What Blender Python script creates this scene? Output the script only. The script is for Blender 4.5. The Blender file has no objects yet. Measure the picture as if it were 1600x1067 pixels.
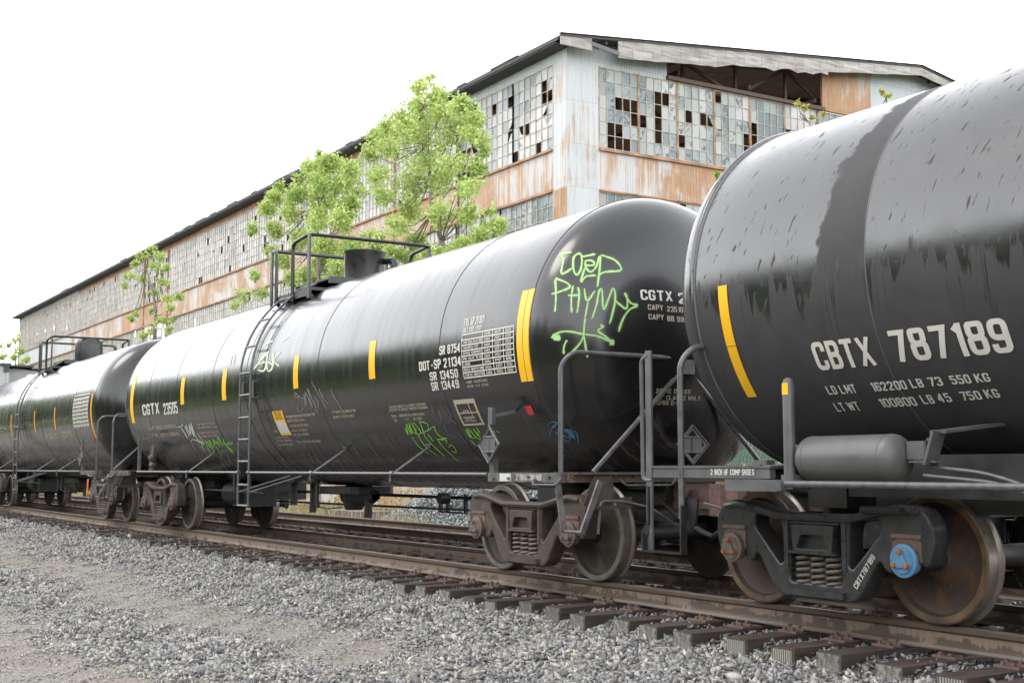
import bpy, bmesh, math, random
import numpy as np
from mathutils import Vector, Matrix
rnd = random.Random(7)
npr = np.random.default_rng(11)
rad = math.radians
S = bpy.context.scene
COL = S.collection

# ------------------------------------------------------------------ camera, world, sun, exposure
F, CX, CY = 2000.0, 800.0, 533.5            # lens in pixels of a 1600-wide frame
TC = 0.7175                                 # track centre line (near rail at y = 0)
PHI = math.atan(198.5 / F)
TH = math.atan(1240 * math.cos(PHI) / F)
CAM = np.array([0.0, -7.435, 1.094])
_fh = np.array([-math.cos(TH), math.sin(TH), 0.0])
RT = np.array([math.sin(TH), math.cos(TH), 0.0])
FW = _fh * math.cos(PHI) + np.array([0, 0, math.sin(PHI)])
UP = -_fh * math.sin(PHI) + np.array([0, 0, math.cos(PHI)])
cd = bpy.data.cameras.new('camera')
cam = bpy.data.objects.new('camera', cd)
COL.objects.link(cam)
cam.location = CAM
cam.rotation_euler = Matrix((RT, UP, -FW)).transposed().to_euler()
cd.sensor_width = 36
cd.lens = 36 * F / 1600
cd.clip_start = 0.1
cd.clip_end = 4000
S.camera = cam

SUN_EL, SUN_AZ = rad(56), rad(205)
W = bpy.data.worlds.new('World')
S.world = W
W.use_nodes = True
wn, wl = W.node_tree.nodes, W.node_tree.links
sky = wn.new('ShaderNodeTexSky')
sky.sky_type = 'NISHITA'
sky.sun_disc = False
sky.sun_elevation = SUN_EL
sky.sun_rotation = SUN_AZ
sky.dust_density = 4
mx = wn.new('ShaderNodeMix')
mx.data_type = 'RGBA'
mx.inputs['Factor'].default_value = 0.88    # thick even cloud over the sky
wl.new(sky.outputs[0], mx.inputs['A'])
tc_ = wn.new('ShaderNodeTexCoord'); sp_ = wn.new('ShaderNodeSeparateXYZ'); rp_ = wn.new('ShaderNodeValToRGB')   # thin cloud, brightest low down
wl.new(tc_.outputs['Generated'], sp_.inputs[0]); wl.new(sp_.outputs[2], rp_.inputs[0])
rp_.color_ramp.elements[0].position = .12; rp_.color_ramp.elements[0].color = (20, 20.2, 20.6, 1)
rp_.color_ramp.elements[1].position = .85; rp_.color_ramp.elements[1].color = (8.0, 8.15, 8.4, 1)
wl.new(rp_.outputs[0], mx.inputs['B'])
bg = wn['Background']
bg.inputs['Strength'].default_value = 0.15
wl.new(mx.outputs['Result'], bg.inputs['Color'])
sd = bpy.data.lights.new('sun', 'SUN')
sd.energy = 0.9
sd.angle = rad(25)
sd.color = (1, 0.97, 0.92)
sun = bpy.data.objects.new('sun', sd)
COL.objects.link(sun)
sun.rotation_euler = (rad(90) - SUN_EL, 0, rad(180) - SUN_AZ)
S.view_settings.view_transform = 'Standard'
S.view_settings.look = 'None'
S.view_settings.exposure = 0.7
S.view_settings.gamma = 1

# ------------------------------------------------------------------ pixel rays (of the 1600 x 1067 photograph)
def ray(u, v):
    return FW + RT * (u - CX) / F + UP * (CY - v) / F
def at_y(u, v, y):
    r = ray(u, v); return CAM + r * (y - CAM[1]) / r[1]
def at_x(u, v, x):
    r = ray(u, v); return CAM + r * (x - CAM[0]) / r[0]
def at_z(u, v, z):
    r = ray(u, v); return CAM + r * (z - CAM[2]) / r[2]
def on_cyl(u, v, R, zc):
    r = ray(u, v); o = CAM - np.array([0, TC, zc])
    a = r[1] ** 2 + r[2] ** 2; b = 2 * (o[1] * r[1] + o[2] * r[2]); c = o[1] ** 2 + o[2] ** 2 - R * R
    d = max(b * b - 4 * a * c, 0)
    p = CAM + r * (-b - math.sqrt(d)) / (2 * a)
    return p[0], math.atan2(p[2] - zc, TC - p[1])
def on_head(u, v, xs, a, R, zc):
    r = ray(u, v); s = np.array([1 / a, 1 / R, 1 / R]); o = (CAM - np.array([xs, TC, zc])) * s; d = r * s
    A = d @ d; B = 2 * o @ d; c = o @ o - 1; D = max(B * B - 4 * A * c, 0)
    return CAM + r * (-B - math.sqrt(D)) / (2 * A)
def px(p):
    d = np.asarray(p, float) - CAM; z = d @ FW
    return CX + F * (d @ RT) / z, CY - F * (d @ UP) / z

# ------------------------------------------------------------------ materials
class NT:
    def __init__(s, name):
        s.m = bpy.data.materials.new(name); s.m.use_nodes = True
        s.t = s.m.node_tree; s.b = s.t.nodes['Principled BSDF']
        s._tc = None
    def n(s, typ, props=None, **ins):
        x = s.t.nodes.new('ShaderNode' + typ)
        for k, v in (props or {}).items(): setattr(x, k, v)
        for k, v in ins.items():
            k = int(k[1:]) if k[0] == '_' and k[1:].isdigit() else k.replace('_', ' ')
            s.put(x.inputs[k], v)
        return x
    def put(s, sock, v):
        if isinstance(v, bpy.types.NodeSocket): s.t.links.new(v, sock)
        elif isinstance(v, bpy.types.Node): s.t.links.new(v.outputs[0], sock)
        else:
            if isinstance(v, tuple) and len(v) == 3 and len(getattr(sock, 'default_value', ())) == 4: v = v + (1,)
            sock.default_value = v
    def co(s, k='Object'):
        if not s._tc: s._tc = s.n('TexCoord')
        return s._tc.outputs[k]
    def geo(s, k='Position'):
        return s.n('NewGeometry').outputs[k]
    def scale(s, vec, sc, loc=(0, 0, 0)):
        return s.n('Mapping', None, Vector=vec, Scale=sc, Location=loc).outputs[0]
    def noise(s, vec, scale=5.0, detail=4.0, rough=0.55, dist=0.0):
        return s.n('TexNoise', None, Vector=vec, Scale=scale, Detail=detail, Roughness=rough, Distortion=dist).outputs['Fac']
    def math(s, op, a, b=0.0, c=None, clamp=False):
        x = s.n('Math', {'operation': op, 'use_clamp': clamp}); s.put(x.inputs[0], a); s.put(x.inputs[1], b)
        if c is not None: s.put(x.inputs[2], c)
        return x.outputs[0]
    def ramp(s, fac, stops, mode='LINEAR'):
        r = s.n('ValToRGB', None, Fac=fac); e = r.color_ramp.elements; r.color_ramp.interpolation = mode
        while len(e) < len(stops): e.new(0.5)
        for el, (p, c) in zip(e, stops):
            el.position = p; el.color = (c, c, c, 1) if not isinstance(c, tuple) else c + (1,)
        return r.outputs[0]
    def step(s, fac, lo, hi):
        return s.n('MapRange', {'interpolation_type': 'SMOOTHSTEP'}, Value=fac, From_Min=lo, From_Max=hi).outputs[0]
    def mix(s, f, a, b):
        x = s.n('Mix', {'data_type': 'RGBA'}); s.put(x.inputs['Factor'], f); s.put(x.inputs['A'], a); s.put(x.inputs['B'], b)
        return x.outputs['Result']
    def lerp(s, f, a, b):
        x = s.n('Mix', {'data_type': 'FLOAT'}); s.put(x.inputs[0], f); s.put(x.inputs[2], a); s.put(x.inputs[3], b)
        return x.outputs[0]
    def bump(s, h, strength=0.3, dist=0.01):
        s.put(s.b.inputs['Normal'], s.n('Bump', None, Height=h, Strength=strength, Distance=dist).outputs[0])
    def set(s, **k):
        for a, v in k.items(): s.put(s.b.inputs[a.replace('_', ' ')], v)
        return s
    def attr(s, name):
        return s.n('Attribute', {'attribute_name': name}).outputs['Fac']
    def xyz(s, vec):
        x = s.n('SeparateXYZ', None, Vector=vec); return x.outputs[0], x.outputs[1], x.outputs[2]
    def vec(s, x, y, z=0.0):
        return s.n('CombineXYZ', None, X=x, Y=y, Z=z).outputs[0]

M = {}
def worn(name, col):
    # stencilled paint, chipped and thinned in places
    t = NT(name); f = t.noise(t.co(), 22, 6, .7); g = t.noise(t.co(), 2.2, 3)
    a = t.step(t.math('ADD', f, t.math('MULTIPLY', g, .35)), .38, .50)
    t.set(Base_Color=t.mix(t.noise(t.co(), 9, 4), tuple(c * .8 for c in col), col), Roughness=.55, Alpha=t.lerp(a, .6, 1.0)); M[name] = t.m
def plain(name, col, rough=0.6, var=0.25, sc=9.0, metal=0.0, spec=0.5, bump=0.0):
    t = NT(name)
    f = t.noise(t.co(), sc, 5)
    c2 = tuple(max(0, c * (1 - var)) for c in col); c1 = tuple(c * (1 + var) for c in col)
    t.set(Base_Color=t.ramp(f, [(0.3, c2), (0.7, c1)]), Roughness=t.ramp(f, [(0.3, max(.05, rough - .1)), (0.7, min(1, rough + .1))]), Metallic=metal, Specular_IOR_Level=spec)
    if bump: t.bump(f, bump, 0.01)
    M[name] = t.m
    return t
worn('white_stencil', (.62, .59, .54))
worn('tan_stencil', (.42, .36, .28))
plain('tape_yellow', (.78, .42, .008), .4, .05, 3)
plain('tape_orange', (.75, .33, .008), .4, .05, 3)
plain('label_white', (.5, .5, .48), .5, .15, 12)
plain('label_red', (.5, .03, .03), .5, .1)
plain('pipe_grey', (.08, .08, .084), .36, .3, 16)
plain('platform_dark', (.014, .014, .015), .36, .3)
plain('under_dark', (.016, .0155, .015), .6, .5, 5)
plain('plate_grey', (.082, .082, .086), .42, .2, 6)
plain('sill_worn', (.095, .092, .088), .5, .5, 10)
plain('sill_rust', (.10, .065, .05), .6, .4, 14)
plain('bogie_grey', (.030, .030, .031), .33, .35, 11, bump=.25)
plain('bogie_rust', (.060, .046, .038), .6, .35, 9, bump=.35)
plain('rim_orange', (.095, .055, .028), .6, .75, 5)
plain('rim_dust', (.12, .105, .088), .5, .3, 12)
plain('adapter_rust', (.135, .082, .066), .7, .3, 20)
plain('cap_rust', (.12, .092, .078), .6, .3, 18)
plain('cap_blue', (.085, .215, .36), .45, .08, 10)
plain('bolt_orange', (.30, .10, .035), .6, .3, 20)
plain('spring_tan', (.11, .09, .075), .55, .3, 18)
plain('tread_steel', (.22, .19, .165), .33, .25, 8, metal=.6)
plain('reservoir_grey', (.085, .085, .083), .42, .16, 4)
plain('interior_dark', (.24, .17, .14), .9, .3, 2)
plain('steel_brown', (.075, .045, .035), .75, .3, 3)
plain('roof_black', (.045, .045, .048), .7, .3, 2)
plain('bark', (.17, .15, .125), .9, .3, 12, bump=.4)
plain('twig', (.17, .145, .11), .9, .3, 12)
plain('hopper_grey', (.34, .34, .34), .6, .15, 1.5)
plain('lamp_white', (.7, .68, .6), .4, .1)
plain('hose_orange', (.75, .22, .02), .5, .1)
plain('paint_green', (.30, .62, .13), .5, .12, 12)
plain('wood_stack', (.16, .13, .115), .85, .35, 4, bump=.4)

def tank_paint(name, streak=1.0):
    t = NT(name); o = t.co(); x, y, z = t.xyz(o)
    ang = t.math('ARCTAN2', z, t.math('MULTIPLY', y, -1.0))
    big = t.noise(t.vec(t.math('MULTIPLY', x, .55), t.math('MULTIPLY', ang, .8)), 1.6, 4, .6)
    # pale road film dragged round the lower half by the wash brushes
    sv = t.noise(t.vec(t.math('MULTIPLY', t.math('ADD', x, t.math('MULTIPLY', ang, -.12)), 16.0), t.math('MULTIPLY', ang, 1.1)), 1.0, 6, .65)
    zone = t.noise(t.vec(t.math('MULTIPLY', x, .5), t.math('MULTIPLY', ang, 1.0)), 1.5, 2)
    low = t.math('MULTIPLY', t.step(ang, -.2, -1.1), t.step(zone, .42, .62))
    mask = t.math('MULTIPLY', t.step(sv, .54, .70), low)
    mask = t.math('MULTIPLY', mask, .42 * streak)
    fine = t.noise(o, 70, 3)
    col = t.mix(mask, t.mix(big, (.0055, .0055, .0065), (.011, .0105, .011)), (.19, .185, .175))
    film = t.noise(t.vec(t.math('MULTIPLY', x, 6.0), t.math('MULTIPLY', ang, .7)), 1.0, 5, .6)
    r = t.ramp(film, [(.3, .15), (.7, .32)])
    t.set(Base_Color=col, Roughness=t.lerp(mask, t.math('ADD', r, t.math('MULTIPLY', fine, .04)), .6), Specular_IOR_Level=.5)
    t.set(Coat_Weight=.4, Coat_Roughness=.14, Coat_IOR=1.45)
    wave = t.noise(t.vec(t.math('MULTIPLY', x, .9), t.math('MULTIPLY', ang, 1.0)), 1.3, 2)
    t.bump(wave, .35, .02)
    M[name] = t.m
tank_paint('tank_black')
def tank_wet(name):
    # dull dry paint under a patchy sheet of rain water: water is smooth and dark, dry paint matt and greyer
    t = NT(name); o = t.co(); x, y, z = t.xyz(o)
    ang = t.math('ARCTAN2', z, t.math('MULTIPLY', y, -1.0))
    dg = t.math('ADD', ang, t.math('MULTIPLY', x, .0))
    drip = t.noise(t.vec(t.math('MULTIPLY', x, 7.0), t.math('MULTIPLY', dg, 1.1)), 1.0, 5, .62, .3)
    drip = t.math('ADD', t.math('MULTIPLY', drip, .62), t.math('MULTIPLY', t.noise(t.vec(t.math('MULTIPLY', x, 2.1), t.math('MULTIPLY', dg, .5), 4.0), 1.0, 3, .6), .38))
    thin = t.noise(t.vec(t.math('MULTIPLY', x, 13.0), t.math('MULTIPLY', dg, .7)), 1.0, 2, .5, .5)
    speck = t.noise(t.vec(t.math('MULTIPLY', t.math('ADD', x, t.math('MULTIPLY', dg, -.42)), 23.0), t.math('MULTIPLY', dg, 8.5)), 1.0, 2.5, .5, .3)
    bias = t.n('MapRange', None, Value=dg, From_Min=-.45, From_Max=.25, To_Min=-.25, To_Max=.25).outputs[0]
    sheet = t.step(t.math('ADD', t.math('ADD', drip, bias), -.5), -.02, .03)
    dry = t.step(speck, .615, .685)
    edge = t.noise(t.vec(t.math('MULTIPLY', x, 5.0), t.math('MULTIPLY', dg, 7.0)), 1.0, 4, .6)
    band = t.math('MULTIPLY', t.step(t.math('ADD', t.math('ADD', x, t.math('MULTIPLY', dg, -.24)), t.math('MULTIPLY', t.math('SUBTRACT', edge, .5), .35)), BAND[0] - .17, BAND[0] - .12), t.step(x, BAND[1] + .002, BAND[1] - .002))
    wet = t.math('MULTIPLY', sheet, t.math('SUBTRACT', 1.0, t.math('MAXIMUM', dry, band)))
    runs = t.math('MULTIPLY', t.step(t.math('ABSOLUTE', t.math('SUBTRACT', thin, .5)), .024, .008), t.math('MULTIPLY', t.step(dg, -.95, -.2), t.step(dg, .04, -.06)))
    runs = t.math('MULTIPLY', runs, t.step(t.noise(t.vec(t.math('MULTIPLY', x, 2.5), t.math('MULTIPLY', dg, .6)), 1.0, 1), .42, .55))
    wet = t.math('MAXIMUM', wet, runs)
    mott = t.noise(o, 5, 5)
    col = t.mix(wet, t.ramp(mott, [(.3, (.036, .0355, .037)), (.7, (.047, .046, .048))]), (.007, .007, .008))
    t.set(Base_Color=col, Roughness=t.lerp(wet, .62, t.ramp(mott, [(.3, .17), (.7, .30)])), Specular_IOR_Level=t.lerp(wet, .28, 1.0), Coat_Weight=t.math('MULTIPLY', wet, .25), Coat_Roughness=.2)
    t.bump(t.math('ADD', t.math('MULTIPLY', wet, .35), t.math('MULTIPLY', t.noise(o, 9, 3), .2)), .25, .006)
    M[name] = t.m

def bogie_wheel(name, base, streak):
    t = NT(name); o = t.co()
    f = t.noise(o, 5, 6, .65); g = t.noise(o, 34, 4)
    c = t.mix(t.step(f, .45, .7), base, streak)
    c = t.mix(t.step(g, .66, .74), c, tuple(min(1, k * 1.9) for k in streak))
    t.set(Base_Color=c, Roughness=t.ramp(g, [(.3, .5), (.7, .75)]), Specular_IOR_Level=.35)
    t.bump(g, .2, .004)
    M[name] = t.m
bogie_wheel('wheel_dust', (.045, .037, .031), (.085, .072, .06))
bogie_wheel('wheel_rust', (.048, .033, .026), (.10, .05, .024))

def soft_paint(name, col, amax=.95):
    # sprayed line: its edge thins out into the paint below
    t = NT(name)
    a = t.step(t.math('ADD', t.attr('soft'), t.math('MULTIPLY', t.math('SUBTRACT', t.noise(t.co(), 45, 3), .5), .5)), .12, .62)
    t.set(Base_Color=col, Roughness=.5, Alpha=t.math('MULTIPLY', a, amax))
    M[name] = t.m
soft_paint('spray_green', (.36, .60, .22))
soft_paint('spray_mist', (.30, .50, .18), .10)
soft_paint('spray_lime', (.25, .58, .06))
soft_paint('spray_white', (.55, .58, .52))
soft_paint('spray_grey', (.17, .17, .17))
soft_paint('spray_pale', (.55, .62, .42))
soft_paint('spray_blue', (.05, .13, .26))
soft_paint('scuff', (.12, .118, .112))

def rail_mat():
    t = NT('rail_steel'); o = t.co(); x, y, z = t.xyz(o)
    nz = t.geo('Normal'); _, _, nzz = t.xyz(nz)
    f = t.noise(t.vec(t.math('MULTIPLY', x, 1.0), t.math('MULTIPLY', z, 2.0)), 3.2, 5, .6, .6)
    drip = t.noise(t.vec(t.math('MULTIPLY', x, 30), t.math('MULTIPLY', z, 3)), 1, 3)
    side = t.step(t.math('ADD', t.math('ADD', t.math('MULTIPLY', z, 2.2), t.math('MULTIPLY', t.step(x, -11, -19), .12)), t.math('ADD', f, t.math('MULTIPLY', drip, .25))), .39, .43)
    web = t.math('MULTIPLY', side, t.step(z, -.05, -.058))
    c = t.mix(web, t.ramp(f, [(.3, (.072, .05, .036)), (.7, (.095, .068, .05))]), t.ramp(drip, [(.3, (.16, .115, .085)), (.7, (.2, .145, .11))]))
    top = t.math('MULTIPLY', t.step(nzz, .8, .97), 1.0)
    hi = t.math('MULTIPLY', top, t.step(z, -.05, -.02))
    c = t.mix(hi, c, (.22, .21, .2)); c = t.mix(t.math('MULTIPLY', top, t.step(z, -.1, -.12)), c, (.20, .18, .17))  # foot top lightened: its wet highlight is put into the colour
    t.set(Base_Color=c, Roughness=t.lerp(top, .6, .2), Metallic=t.math('MULTIPLY', hi, .5), Specular_IOR_Level=.5)
    t.bump(t.noise(o, 40, 3), .15, .003)
    M['rail_steel'] = t.m
rail_mat()
def tie_mat():
    t = NT('tie_wood'); o = t.co(); x, y, z = t.xyz(o)
    r = t.n('ObjectInfo').outputs['Random']
    g = t.noise(t.vec(t.math('MULTIPLY', x, 42), t.math('MULTIPLY', y, 2.2), t.math('ADD', t.math('MULTIPLY', z, 42), t.math('MULTIPLY', r, 50))), 1, 5, .6)
    c = t.ramp(g, [(.3, (.03, .021, .017)), (.55, (.066, .046, .038)), (.8, (.11, .085, .07))])
    c = t.mix(t.math('MULTIPLY', r, .5), c, (.035, .032, .032))
    t.set(Base_Color=c, Roughness=t.ramp(g, [(.3, .45), (.7, .75)]), Specular_IOR_Level=.5)
    t.bump(g, .6, .012)
    M['tie_wood'] = t.m
    t = NT('gang_plate'); x, y, z = t.xyz(t.co())
    w = t.n('TexWave', {'wave_type': 'BANDS', 'bands_direction': 'X'}, Vector=t.co(), Scale=14.0, Distortion=.3).outputs['Fac']
    t.set(Base_Color=t.ramp(w, [(.25, (.05, .045, .038)), (.5, (.36, .35, .31))]), Roughness=.5, Metallic=.3)
    M['gang_plate'] = t.m
    t = NT('tie_end'); g = t.noise(t.co(), 30, 4)
    r = t.n('ObjectInfo').outputs['Random']
    c = t.ramp(r, [(0, (.06, .06, .06)), (.5, (.15, .145, .13)), (1, (.24, .235, .21))])
    t.set(Base_Color=t.mix(t.step(g, .4, .7), c, (.07, .062, .055)), Roughness=.8); t.bump(g, .5, .01)
    M['tie_end'] = t.m
    plain('plate_rust', (.135, .088, .072), .55, .3, 16)
tie_mat()
def stone_mat(name, stops, rough=.62):
    t = NT(name)
    a = t.attr('tone'); f = t.noise(t.co(), 38, 4)
    c = t.ramp(a, stops)
    c = t.mix(t.math('MULTIPLY', f, .45), c, (.10, .095, .09))
    t.set(Base_Color=c, Roughness=t.ramp(f, [(.3, rough - .15), (.7, rough + .12)]), Specular_IOR_Level=.5)
    t.bump(f, .4, .006)
    M[name] = t.m
stone_mat('ballast_stone', [(0, (.06, .06, .065)), (.25, (.155, .153, .156)), (.5, (.25, .247, .245)), (.75, (.35, .343, .33)), (.89, (.44, .42, .385)), (.965, (.52, .49, .44)), (.985, (.40, .29, .17)), (1, (.62, .60, .56))])
stone_mat('pile_stone', [(0, (.09, .10, .10)), (.5, (.22, .25, .25)), (.85, (.34, .37, .36)), (1, (.5, .52, .5))])
def ground_mat():
    t = NT('ground_earth'); o = t.geo(); x, y, z = t.xyz(o)
    f = t.noise(o, .7, 6, .6); g = t.noise(o, 28, 5, .65)
    c = t.ramp(g, [(.3, (.075, .068, .06)), (.5, (.20, .185, .165)), (.72, (.37, .345, .315))])
    c = t.mix(t.math('MULTIPLY', t.step(f, .48, .62), .5), c, (.185, .155, .125))
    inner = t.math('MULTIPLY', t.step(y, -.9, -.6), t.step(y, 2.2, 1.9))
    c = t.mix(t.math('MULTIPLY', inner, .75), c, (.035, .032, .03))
    far = t.math('MAXIMUM', t.step(y, 9, 13), t.step(y, -9.5, -14))
    c = t.mix(t.math('MULTIPLY', far, .9), c, t.ramp(f, [(.35, (.07, .09, .03)), (.65, (.13, .11, .06))]))
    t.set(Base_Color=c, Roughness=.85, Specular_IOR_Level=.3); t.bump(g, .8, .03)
    M['ground_earth'] = t.m
ground_mat()
def siding_mat(name, base, rust_amt, seed):
    t = NT(name); o = t.co(); x, y, z = t.xyz(o)
    h = t.math('ADD', x, y)
    corr = t.math('SINE', t.math('MULTIPLY', h, 2 * math.pi / .085))
    big = t.noise(t.vec(t.math('MULTIPLY', h, .42), t.math('MULTIPLY', z, .33), seed), 1.0, 4, .6, .5)
    st = t.noise(t.vec(t.math('MULTIPLY', h, 6.5), t.math('MULTIPLY', z, .28), seed), 1.0, 6, .68)
    fine = t.noise(t.vec(t.math('MULTIPLY', h, 26), t.math('MULTIPLY', z, 1.6), seed), 1.0, 4, .6)
    r = t.math('ADD', t.math('ADD', t.math('MULTIPLY', big, .75), t.math('MULTIPLY', st, .7)), t.math('MULTIPLY', fine, .25))
    m = t.step(r, 1.03 - rust_amt, 1.20 - rust_amt)
    rust = t.ramp(t.math('ADD', t.math('MULTIPLY', st, .6), t.math('MULTIPLY', fine, .4)), [(.3, (.24, .105, .042)), (.5, (.37, .195, .085)), (.7, (.49, .37, .25))])
    pal = t.ramp(fine, [(.3, tuple(c * .85 for c in base)), (.7, base)])
    sheet = t.n('TexBrick', None, Vector=t.vec(h, z), Color1=(1, 1, 1), Color2=(.9, .9, .9), Mortar=(.45, .42, .4), Scale=1.0, Mortar_Size=.006, Brick_Width=.72, Row_Height=1.75).outputs['Color']
    c = t.mix(t.math('MULTIPLY', m, .92), pal, rust)
    cm = t.n('Mix', {'data_type': 'RGBA', 'blend_type': 'MULTIPLY'}, Factor=.8); t.put(cm.inputs['A'], c); t.put(cm.inputs['B'], sheet)
    t.set(Base_Color=cm.outputs['Result'], Roughness=.6, Specular_IOR_Level=.35)
    t.bump(corr, .6, .02)
    M[name] = t.m
siding_mat('siding_pale', (.50, .55, .57), .02, 1.0)
siding_mat('siding_mixed', (.52, .55, .56), .15, 5.0)
siding_mat('siding_rusty', (.53, .53, .52), .27, 9.0)
siding_mat('siding_orange', (.52, .48, .44), .34, 3.0)
def pane_mat():
    t = NT('dirty_glass'); o = t.co(); a = t.attr('tone')
    h = t.noise(o, 2.3, 5, .65, 1.5); g = t.noise(o, 9, 3)
    c = t.ramp(a, [(0, (.17, .22, .235)), (.2, (.26, .31, .325)), (.42, (.35, .39, .395)), (.6, (.43, .455, .44)), (.8, (.50, .51, .50)), (1, (.58, .58, .58))])
    peel = t.math('MULTIPLY', t.step(h, .52, .56), t.step(t.attr('peel'), .35, .65))
    c = t.mix(peel, c, t.mix(g, (.075, .10, .11), (.16, .20, .21)))
    t.set(Base_Color=c, Roughness=t.ramp(g, [(.3, .25), (.7, .5)]), Specular_IOR_Level=.5)
    tr = t.n('BsdfTranslucent', None, Color=c); ms = t.n('MixShader', None, Fac=.28); t.put(ms.inputs[1], t.b.outputs[0]); t.put(ms.inputs[2], tr.outputs[0])   # grimy glass lets some light into the hall
    t.put(t.t.nodes['Material Output'].inputs[0], ms.outputs[0])
    M['dirty_glass'] = t.m
pane_mat()
plain('sash_cream', (.40, .35, .28), .7, .35, 3)
plain('sash_rust', (.33, .22, .13), .75, .45, 3)
plain('trim_rust', (.29, .165, .10), .75, .5, 1.6)
def wood_mat():
    t = NT('fascia_wood'); o = t.co(); x, y, z = t.xyz(o)
    g = t.noise(t.vec(t.math('MULTIPLY', x, 6), t.math('MULTIPLY', y, 1.2), t.math('MULTIPLY', z, 9)), 1, 5)
    b = t.n('TexBrick', None, Vector=t.vec(t.math('ADD', x, y), z), Color1=(1, 1, 1), Color2=(.75, .74, .72), Mortar=(.4, .4, .4), Scale=1.0, Mortar_Size=.012, Brick_Width=1.0, Row_Height=.42).outputs['Color']
    c = t.ramp(g, [(.3, (.22, .205, .19)), (.55, (.38, .365, .35)), (.75, (.46, .42, .38))])
    cm = t.n('Mix', {'data_type': 'RGBA', 'blend_type': 'MULTIPLY'}, Factor=.9); t.put(cm.inputs['A'], c); t.put(cm.inputs['B'], b)
    t.set(Base_Color=cm.outputs['Result'], Roughness=.85)
    M['fascia_wood'] = t.m
wood_mat()
def leaf_mat(name, stops):
    t = NT(name)
    c = t.ramp(t.attr('tone'), stops)
    t.set(Base_Color=c, Roughness=.55, Specular_IOR_Level=.35)
    tr = t.n('BsdfTranslucent', None, Color=c)
    ms = t.n('MixShader', None, Fac=.42); t.put(ms.inputs[1], t.b.outputs[0]); t.put(ms.inputs[2], tr.outputs[0])
    t.put(t.t.nodes['Material Output'].inputs[0], ms.outputs[0])
    M[name] = t.m
leaf_mat('leaf_spring', [(0, (.26, .37, .09)), (.5, (.43, .545, .17)), (1, (.60, .68, .29))])
leaf_mat('leaf_dark', [(0, (.075, .12, .03)), (1, (.15, .22, .06))])
leaf_mat('leaf_grass', [(0, (.12, .22, .04)), (1, (.24, .36, .08))])
leaf_mat('leaf_weed', [(0, (.12, .20, .03)), (.6, (.25, .36, .05)), (1, (.36, .36, .10))])
leaf_mat('leaf_brown', [(0, (.20, .12, .05)), (.5, (.30, .21, .08)), (.8, (.26, .28, .07)), (1, (.38, .28, .12))])
leaf_mat('reed_dry', [(0, (.22, .16, .10)), (.6, (.40, .31, .20)), (1, (.55, .46, .33))])
leaf_mat('leaf_yellow', [(0, (.30, .27, .05)), (.6, (.42, .40, .10)), (1, (.40, .26, .10))])

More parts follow.
